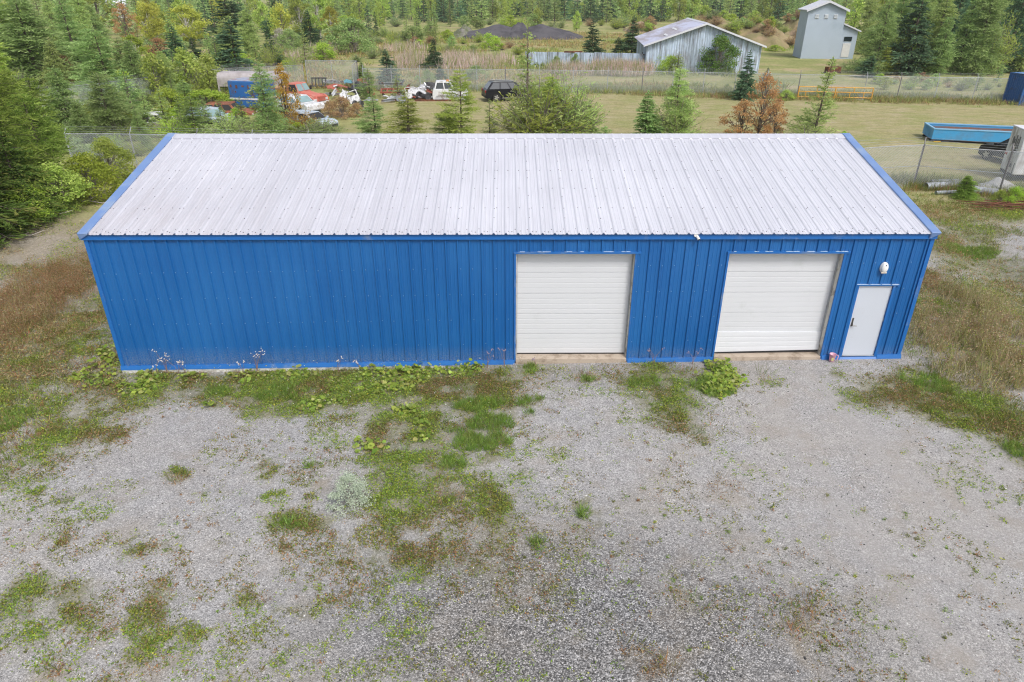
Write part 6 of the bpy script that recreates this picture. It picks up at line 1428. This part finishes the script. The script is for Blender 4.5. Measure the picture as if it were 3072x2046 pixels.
def scatter(types, per):
    """points inside the surveyed patches, thinned by noise so the edges break up"""
    X = []; Y = []; E = []
    for ty, cx, cy, rx, ry, de in PW:
        if ty not in types: continue
        n = RNG.poisson(per*de*math.pi*rx*ry*1.2)
        r = np.sqrt(RNG.random(n))*1.12; a = RNG.random(n)*6.283; x = cx+np.cos(a)*r*rx; y = cy+np.sin(a)*r*ry
        nn = fbm(x*2.6, y*2.6, 77, 4); keep = nn > (.22+.30*r**2+.12*(1-min(de, 1))); keep &= ok(x, y)
        X.append(x[keep]); Y.append(y[keep]); E.append((1-r[keep]).clip(0, 1))
    return np.concatenate(X), np.concatenate(Y), np.concatenate(E)
def tufts(cov, x, y, nb, hl, wd, pal, lean=.5, spread=.03):
    n = len(x); k = RNG.integers(nb[0], nb[1]+1, n); i = np.repeat(np.arange(n), k); m_ = len(i)
    hh = RNG.uniform(*hl, n)[i]*RNG.uniform(.6, 1.1, m_); px = x[i]+RNG.normal(0, spread, m_); py = y[i]+RNG.normal(0, spread, m_)
    P = np.stack([px, py, gz(px, py)-.01], -1); D = np.stack([RNG.normal(0, lean, m_), RNG.normal(0, lean, m_), np.ones(m_)], -1)
    base = pick(pal, n, .12)[i]; C = np.clip(base*(1+RNG.normal(0, .14, (m_, 1))), .005, .9)
    cov.cards(P, D, hh, np.full(m_, wd)*RNG.uniform(.7, 1.3, m_), C)
GREEN = [(.22, .34, .065), (.27, .39, .085), (.19, .30, .06), (.32, .40, .12)]
OLIVE = [(.21, .23, .06), (.27, .27, .085), (.18, .22, .055), (.31, .28, .12), (.22, .26, .07), (.15, .19, .045)]
DRY = [(.42, .22, .11), (.36, .24, .13), (.46, .31, .17), (.28, .17, .10), (.42, .34, .19)]
YEL = [(.36, .44, .06), (.44, .49, .10), (.30, .40, .055), (.48, .45, .10)]
STRAW = [(.46, .42, .20), (.40, .38, .16), (.50, .42, .24)]
M_COV = col_mat('small_plants', .42)
# low weeds: small leaves, dense in the surveyed patches and thinning raggedly into the gravel
cw = Cover(); n = 900000; px = RNG.uniform(-9, 30, n); py = RNG.uniform(-14, 4, n); D = patch_mask(px, py, 'm', 1.3)
film = .22*sstep(11, 5, px)*sstep(.42, .62, fbm(px*.8, py*.8, 83))+.42*np.exp(-((px-8.7)/2.2)**2)*np.exp(-((py+4.6)/4.6)**2)+.10*sstep(.46, .62, fbm(px*.7, py*.7, 85))
nn = fbm(px*2.4, py*2.4, 77, 4); D = D*np.clip(.72+(nn-.5)*3.4, .0, 1.4)*.95+film*np.clip((nn-.40)*5, 0, 1)
keep = (RNG.random(n) < D) & ok(px, py); x, y, e = px[keep], py[keep], np.clip(D[keep], 0, 1)
k = RNG.integers(2, 6, len(x)); i = np.repeat(np.arange(len(x)), k); n = len(i)
px = x[i]+RNG.normal(0, .03, n); py = y[i]+RNG.normal(0, .03, n); hz = RNG.gamma(1.5, .022, n)*(.35+1.4*e[i]*fbm(px*1.2, py*1.2, 12))
keep = ok(px, py); px, py, hz, i = px[keep], py[keep], hz[keep], i[keep]; n = len(px)
hue = fbm(px*.9, py*.9, 41, 3)+RNG.normal(0, .05, len(x))[i]; c = np.where((hue > .55)[:, None], pick(GREEN+YEL[:2], n), np.where((hue < .42)[:, None], pick(DRY+OLIVE, n), pick(OLIVE+YEL[2:], n)))
cw.cards(np.stack([px, py, gz(px, py)+hz], -1), np.stack([RNG.normal(0, 1, n), RNG.normal(0, 1, n), RNG.normal(.35, .5, n)], -1), RNG.uniform(.022, .06, n), RNG.uniform(.012, .03, n), c)
# sprinkle of single weeds over the open gravel
n = 7000; px = RNG.uniform(-3, 25, n); py = RNG.uniform(-12, -.3, n); nn = fbm(px*.7, py*.7, 91); wgt = np.where(px < 9, .9, .5)*sstep(.36, .60, nn)*np.where((px > 14.5) & (py > -5.5), .15, 1.)
keep = (RNG.random(n) < wgt) & ok(px, py); px, py = px[keep], py[keep]; k = RNG.integers(5, 34, len(px)); i = np.repeat(np.arange(len(px)), k); n = len(i); rad = RNG.gamma(2., .020, len(px))[i]
ax, ay = px[i]+RNG.normal(0, 1, n)*rad, py[i]+RNG.normal(0, 1, n)*rad; kind = RNG.choice(4, len(px), p=[.30, .28, .14, .28])[i]
c = np.where((kind == 0)[:, None], pick(GREEN, n), np.where((kind == 1)[:, None], pick(OLIVE, n), np.where((kind == 2)[:, None], pick(YEL, n), pick(DRY, n))))
cw.cards(np.stack([ax, ay, gz(ax, ay)+RNG.gamma(1.5, .012, n)], -1), np.stack([RNG.normal(0, 1, n), RNG.normal(0, 1, n), RNG.normal(.3, .4, n)], -1), RNG.uniform(.018, .05, n), RNG.uniform(.008, .02, n), c)
# weeds creeping over both sides of the yard
n = 150000; px = np.concatenate([RNG.uniform(-14, 1, n//2), RNG.uniform(21., 40, n//2)]); py = np.concatenate([RNG.uniform(-11, 12, n//2), RNG.uniform(-8, 15, n//2)])
d = side_field(px, py)*np.where(px < 5, 1-sstep(5, 9, py)*.6, 1)*np.clip((fbm(px*2., py*2., 78)-.3)*3.5, 0, 1)
keep = (RNG.random(n) < d*.9) & ok(px, py); px, py = px[keep], py[keep]; k = RNG.integers(3, 8, len(px)); i = np.repeat(np.arange(len(px)), k); n = len(i)
ax, ay = px[i]+RNG.normal(0, .06, n), py[i]+RNG.normal(0, .06, n); hue = fbm(ax*.6, ay*.6, 43, 3)
c = np.where((hue > .56)[:, None], pick(GREEN+YEL, n), np.where((hue < .43)[:, None], pick(DRY+STRAW, n), pick(OLIVE+STRAW, n)))
cw.cards(np.stack([ax, ay, gz(ax, ay)+RNG.gamma(1.6, .035, n)], -1), np.stack([RNG.normal(0, 1, n), RNG.normal(0, 1, n), RNG.normal(.5, .5, n)], -1), RNG.uniform(.03, .10, n), RNG.uniform(.012, .035, n), c)
cw.build('low_weeds', M_COV)
# grass
cg = Cover(); x, y, e = scatter('g', 260); tufts(cg, x, y, (7, 13), (.10, .26), .010, GREEN, .55, .03)
x, y, e = scatter('m', 44); tufts(cg, x, y, (4, 9), (.07, .22), .008, OLIVE+GREEN, .6, .03)
x, y, e = scatter('tb', 40); tufts(cg, x, y, (5, 9), (.12, .45), .010, DRY+OLIVE, .45, .05)
n = 16000; px = RNG.uniform(21.6, 40, n); py = RNG.uniform(-7, 17, n); keep = (fbm(px*.5, py*.5, 71) > .41) & ok(px, py); tufts(cg, px[keep], py[keep], (4, 8), (.08, .30), .012, OLIVE+GREEN+STRAW, .5, .06)
n = 13000; px = RNG.uniform(-14, -.2, n); py = RNG.uniform(-9, 8, n); keep = (fbm(px*.5, py*.5, 71) > .42) & ok(px, py); tufts(cg, px[keep], py[keep], (4, 8), (.08, .28), .012, OLIVE+STRAW+DRY, .5, .06)
cg.build('grass', M_COV)
# tall dry weeds
ct_ = Cover(); x, y, e = scatter('t', 30); tufts(ct_, x, y, (5, 9), (.25, .8), .012, [(.46, .38, .22), (.52, .43, .26), (.38, .37, .15), (.44, .45, .18)], .28, .07)
n = len(x)*16; i = RNG.integers(0, len(x), n); px, py = x[i]+RNG.normal(0, .12, n), y[i]+RNG.normal(0, .12, n); keep = ok(px, py); px, py = px[keep], py[keep]; n = len(px)
ct_.cards(np.stack([px, py, gz(px, py)+RNG.beta(2, 1.6, n)*.75], -1), RNG.normal(0, 1, (n, 3)), RNG.uniform(.03, .08, n), RNG.uniform(.015, .03, n), pick([(.40, .30, .18), (.46, .32, .20), (.36, .35, .14), (.5, .42, .27)], n))
x, y, e = scatter('b', 150); n = len(x)*10; i = RNG.integers(0, len(x), n); px, py = x[i]+RNG.normal(0, .07, n), y[i]+RNG.normal(0, .07, n); keep = ok(px, py); px, py = px[keep], py[keep]; n = len(px); tall = np.where(py > -.5, np.where(px < 5, .55, .35), .06)
ct_.cards(np.stack([px, py, gz(px, py)+RNG.beta(1.5, 2.2, n)*tall], -1), RNG.normal(0, 1, (n, 3))+np.array([0, 0, .3]), RNG.uniform(.02, .06, n), RNG.uniform(.01, .02, n), pick(DRY, n))
ct_.build('dry_weeds', M_COV)
# coltsfoot: round leaves, real polygons on low stalks
x, y, e = scatter('c', 260); n = len(x); m_ = 8; r = RNG.gamma(5., .0080, n).clip(.015, .085); px, py = x, y
z = gz(px, py)+.03+RNG.gamma(2., .035, n)*(.4+e); nrm = np.stack([RNG.normal(0, .35, n), RNG.normal(-.12, .35, n), np.ones(n)], -1); nrm /= np.linalg.norm(nrm, axis=1, keepdims=True)
t1 = np.cross(nrm, np.array([1., 0, 0])); t1 /= np.linalg.norm(t1, axis=1, keepdims=True); t2 = np.cross(nrm, t1); a0 = RNG.random(n)*6.283; V = np.zeros((n, m_, 3))
for k in range(m_):
    a = a0+2*math.pi*k/m_; q = r*(.55 if k == 0 else 1.)*(1+RNG.normal(0, .07, n)); V[:, k] = np.stack([px, py, z], -1)+(t1*np.cos(a)[:, None]+t2*np.sin(a)[:, None])*q[:, None]+nrm*(.10*r*(k % 2))[:, None]
tag(np_mesh('coltsfoot_leaves', V.reshape(-1, 3), np.arange(n*m_).reshape(n, m_), M_COV, col=np.repeat(pick([(.30, .39, .07), (.36, .44, .09), (.25, .34, .065), (.21, .30, .06), (.40, .42, .15)], n, .2), m_, 0)), kind='stuff')
# flowers: tiny pale heads in the strip before the wall
cf = Cover(); n = 420; px = RNG.uniform(.5, 11, n); py = RNG.uniform(-2.4, -.15, n); P = np.stack([px, py, gz(px, py)+RNG.uniform(.12, .4, n)], -1)
cf.cards(P, RNG.normal(0, 1, (n, 3)), RNG.uniform(.02, .045, n), RNG.uniform(.02, .035, n), pick([(.62, .60, .55), (.55, .50, .42), (.6, .5, .08)], n), np.array([0, 0, 3.])); cf.build('weed_flowers', M_COV)
# field: taller grass along fences, cattails in the marsh
cl_ = Cover()
def along(pts, n, hw, hl, pal, wd=.03, off=0.):
    P = np.array(pts, float); seg = RNG.integers(0, len(P)-1, n); t_ = RNG.random(n); q = P[seg]+(P[seg+1]-P[seg])*t_[:, None]; px = q[:, 0]+RNG.normal(0, hw, n); py = q[:, 1]+RNG.normal(off, hw, n)
    keep = fbm(px*.3, py*.3, 19) > .36; tufts(cl_, px[keep], py[keep], (4, 7), hl, wd, pal, .4, .12)
PALE = [(.38, .40, .16), (.32, .37, .13), (.45, .41, .2), (.27, .33, .10)]
along(FF, 9000, 1.0, (.3, .9), PALE, .035, 1.2); along(FF[2:], 4000, .8, (.25, .6), PALE+DRY[2:4], .03, -.6); along(NF, 5000, .7, (.25, .7), OLIVE+PALE, .02, .6); along(NF[3:], 1600, .4, (.2, .5), OLIVE+DRY, .016, -.3)
cl_.build('tall_grass', M_COV)
cc = Cover()
for dx, by, rx, ry, n in ((705, 138, 32, 9, 900), (757, 122, 52, 7, 900), (948, 150, 36, 13, 1500), (1034, 150, 22, 14, 700), (1092, 150, 74, 14, 2400), (930, 118, 40, 6, 500), (1376, 168, 96, 8, 2600), (1440, 172, 44, 6, 900), (1300, 170, 24, 6, 500)):
    r = np.sqrt(RNG.random(n)); a = RNG.random(n)*6.283
    c0 = G(dx, by); c1 = G(dx, by-ry); c2 = G(dx, by+ry); n = len(r); px = c0[0]+np.cos(a)*r*rx*1.25*mpp(c0); py = (c1[1]+c2[1])/2+np.sin(a)*r*(c1[1]-c2[1])/2
    kk = fbm(px*.25, py*.25, 33) > .43; px, py = px[kk], py[kk]; tufts(cc, px, py, (2, 4), (.8, 2.1), .05, [(.72, .54, .50), (.78, .62, .57), (.62, .49, .42), (.34, .37, .14), (.30, .34, .11)], .2, .3)
cc.build('cattail_reeds', M_COV)
cm = Cover(); n = 30000; px = RNG.uniform(-30, 75, n); py = 58+RNG.random(n)**1.5*110; keep = (fbm(px*.12, py*.12, 29) > .44) & ~((px > 27) & (px < 44) & (py > 73) & (py < 95)) & ~((px > 40) & (py < 112)); px, py = px[keep], py[keep]
hue = fbm(px*.06, py*.06, 61); tufts(cm, px[hue > .5], py[hue > .5], (2, 4), (.4, 1.1), .10, [(.27, .32, .08), (.38, .40, .11), (.22, .28, .08)], .5, .3); tufts(cm, px[hue <= .5], py[hue <= .5], (2, 4), (.3, .9), .10, [(.46, .36, .17), (.42, .31, .16), (.34, .34, .11)], .5, .3)
cm.build('meadow_grass', M_COV)
# dead weed stalks against the shed wall, each a plant one could pull
M_STK = pm('dry_stalk', (.24, .16, .13), .9, 0, .2, 9)
for k, (dx, hh, lab) in enumerate(((372, .5, 'leftmost pale flower-headed weed against the blue wall'), (396, .85, 'tall branching dry weed with white heads near the left end of the blue wall'), (420, .6, 'pale-headed weed just right of the tall branching one'), (436, .45, 'small pale weed against the left part of the blue wall'), (597, .9, 'tall reddish dry weed spreading before the blue wall'), (566, .4, 'low dry weed left of the tall reddish one'),
                          (780, .55, 'dry weed with pale heads midway along the blue wall'), (830, .5, 'dry weed before the broad coltsfoot patch'), (1120, .6, 'wispy purple weed left of the first garage door'), (1160, .6, 'wispy grey weed at the corner of the first garage door'), (1232, .42, 'dark thin weed in front of the first garage door'), (1500, .6, 'wispy weed right of the first garage door'), (1590, .55, 'wispy weed left of the second garage door'))):
    p = G(dx, 852 if dx < 1200 else 835); r_ = random.Random(k); yy = -.22 if not 1200 < dx < 1300 else -.35; t = thing('dry_weed', lab, 'weed', (p[0], yy, float(gz(p[0], yy))), 0, 'dry weeds along the shed wall'); b = MB(); mh = pm('pale_flower', (.55, .50, .44), .8, 0, .3, 30) if k < 8 else pm('purple_seed_head', (.26, .20, .24), .9, 0, .3, 30)
    for j in range(5 if hh > .7 else 3):
        a = r_.uniform(0, 6.28); l_ = r_.uniform(.15, .38)*hh; z1 = hh*r_.uniform(.25, .55); e_ = (math.cos(a)*l_, -abs(math.sin(a))*l_*.5, hh*r_.uniform(.7, 1.05)); b.tube([(0, 0, 0), (e_[0]*.2, e_[1]*.2, z1), e_], [.007, .005, .003], 5)
        for q in range(4): MB().lathe([(.002, -.008), (.016, 0), (.01, .012), (.001, .016)], 6, (e_[0]+r_.uniform(-.06, .06)*hh, e_[1]+r_.uniform(-.03, .01), e_[2]+r_.uniform(-.12, .02)*hh)).build('flower_head', mh, t)
    b.build('stalk', M_STK, t)
# broad-leaved plants one can point at
def leafy(dx, by, n, rad, h, label):
    p = G(dx, by); t = thing('broad_leaved_plant', label, 'plant', tuple(p)); rg = np.random.default_rng(int(dx)); sc3 = np.array([(-.45, -.1, .8), (.25, .25, 1.), (.05, -.6, .55), (.6, -.35, .5)])*np.array([rad, rad, 1.]); w3 = sc3[rg.integers(0, 4, n)]; P = np.stack([w3[:, 0]+rg.normal(0, rad*.3, n), w3[:, 1]+rg.normal(0, rad*.26, n), np.zeros(n)], -1); P[:, 2] = (.04+rg.random(n)*h)*w3[:, 2]*np.exp(-((P[:, 0]-w3[:, 0])**2+(P[:, 1]-w3[:, 1])**2)/(.25*rad**2))
    V = []; m2 = 8
    for q in P:
        nn = np.array([rg.normal(0, .35), rg.normal(-.2, .35), 1.]); nn /= np.linalg.norm(nn); a1 = np.cross(nn, [1., 0, 0]); a1 /= np.linalg.norm(a1); a2 = np.cross(nn, a1); s = rg.uniform(.025, .065); o = rg.random()*6.28
        for k in range(m2): a = o+6.283*k/m2; V.append(q+(a1*math.cos(a)+a2*math.sin(a))*s*(.6 if k == 0 else 1)+nn*.015*(k % 2))
    np_mesh('leaves', np.array(V), np.arange(len(V)).reshape(-1, m2), M_COV, col=np.repeat(pick([(.34, .43, .07), (.40, .47, .11), (.26, .36, .07), (.32, .38, .12)], n, .16), m2, 0), parent=t)
    b = MB()
    for q in P[:40]: b.tube([(q[0]*.3, q[1]*.3, 0), (q[0], q[1], q[2])], .006, 4)
    b.build('stems', pm('green_stem', (.14, .16, .05), .8), t)
leafy(1656, 866, 230, .62, .17, 'bright broad-leaved plant at the left foot of the second garage door')
leafy(1644, 892, 130, .45, .18, 'lower green leafy plant just in front of the bright broad-leaved one')
# stones lying loose on top of the yard near the camera
n = 26000; px = RNG.uniform(1, 21, n); py = -12.5+RNG.random(n)**.8*11.5; keep = ok(px, py) & ((RNG.random(n) < .35) | (np.exp(-(((px-12)/5.2)**2+((py+9)/2.6)**2))*fbm(px*.8, py*.8, 9) > .2)); px, py = px[keep], py[keep]; n = len(px)
r = RNG.gamma(5., .0020, n).clip(.004, .024); base = np.array([(1, 0, 0), (-.5, .87, 0), (-.5, -.87, 0), (0, 0, 1.), (.5, .6, .55), (.4, -.75, .5)], float)
J = base[None]*(1+RNG.normal(0, .22, (n, 6, 1)))*np.stack([r, r, r*.6], -1)[:, None]; a = RNG.random(n)*6.283; ca, sa = np.cos(a)[:, None], np.sin(a)[:, None]; X_ = J[..., 0]*ca-J[..., 1]*sa; Y_ = J[..., 0]*sa+J[..., 1]*ca
V = np.stack([X_+px[:, None], Y_+py[:, None], J[..., 2]+gz(px, py)[:, None]], -1).reshape(-1, 3); tri = np.array([(0, 4, 3), (4, 1, 3), (1, 2, 3), (2, 5, 3), (5, 0, 3), (0, 1, 4), (0, 5, 2)])
F = (np.arange(n)[:, None, None]*6+tri[None]).reshape(-1, 3); g_ = RNG.choice([.06, .14, .26, .38, .5, .66], n, p=[.26, .24, .2, .16, .10, .04])[:, None]*np.array([1., .985, .98]); M_STN = col_mat('loose_stone', .0)
tag(np_mesh('loose_stones', V, F, M_STN, col=np.repeat(g_, 6, 0)), kind='stuff')
# ---------------------------------------------------------------- thin damp air
mt, t, o = new_mat('haze_air'); v = t.nodes.new('ShaderNodeVolumePrincipled'); v.inputs['Density'].default_value = .00022
v.inputs['Color'].default_value = (.90, .92, .95, 1); v.inputs['Anisotropy'].default_value = .2; t.links.new(v.outputs[0], o.inputs['Volume'])
tag(MB().box(-905, 905, -62, 1505, -2, 24).build('haze', mt), kind='stuff')
SC.cycles.volume_bounces = 1; SC.cycles.volume_step_rate = 5
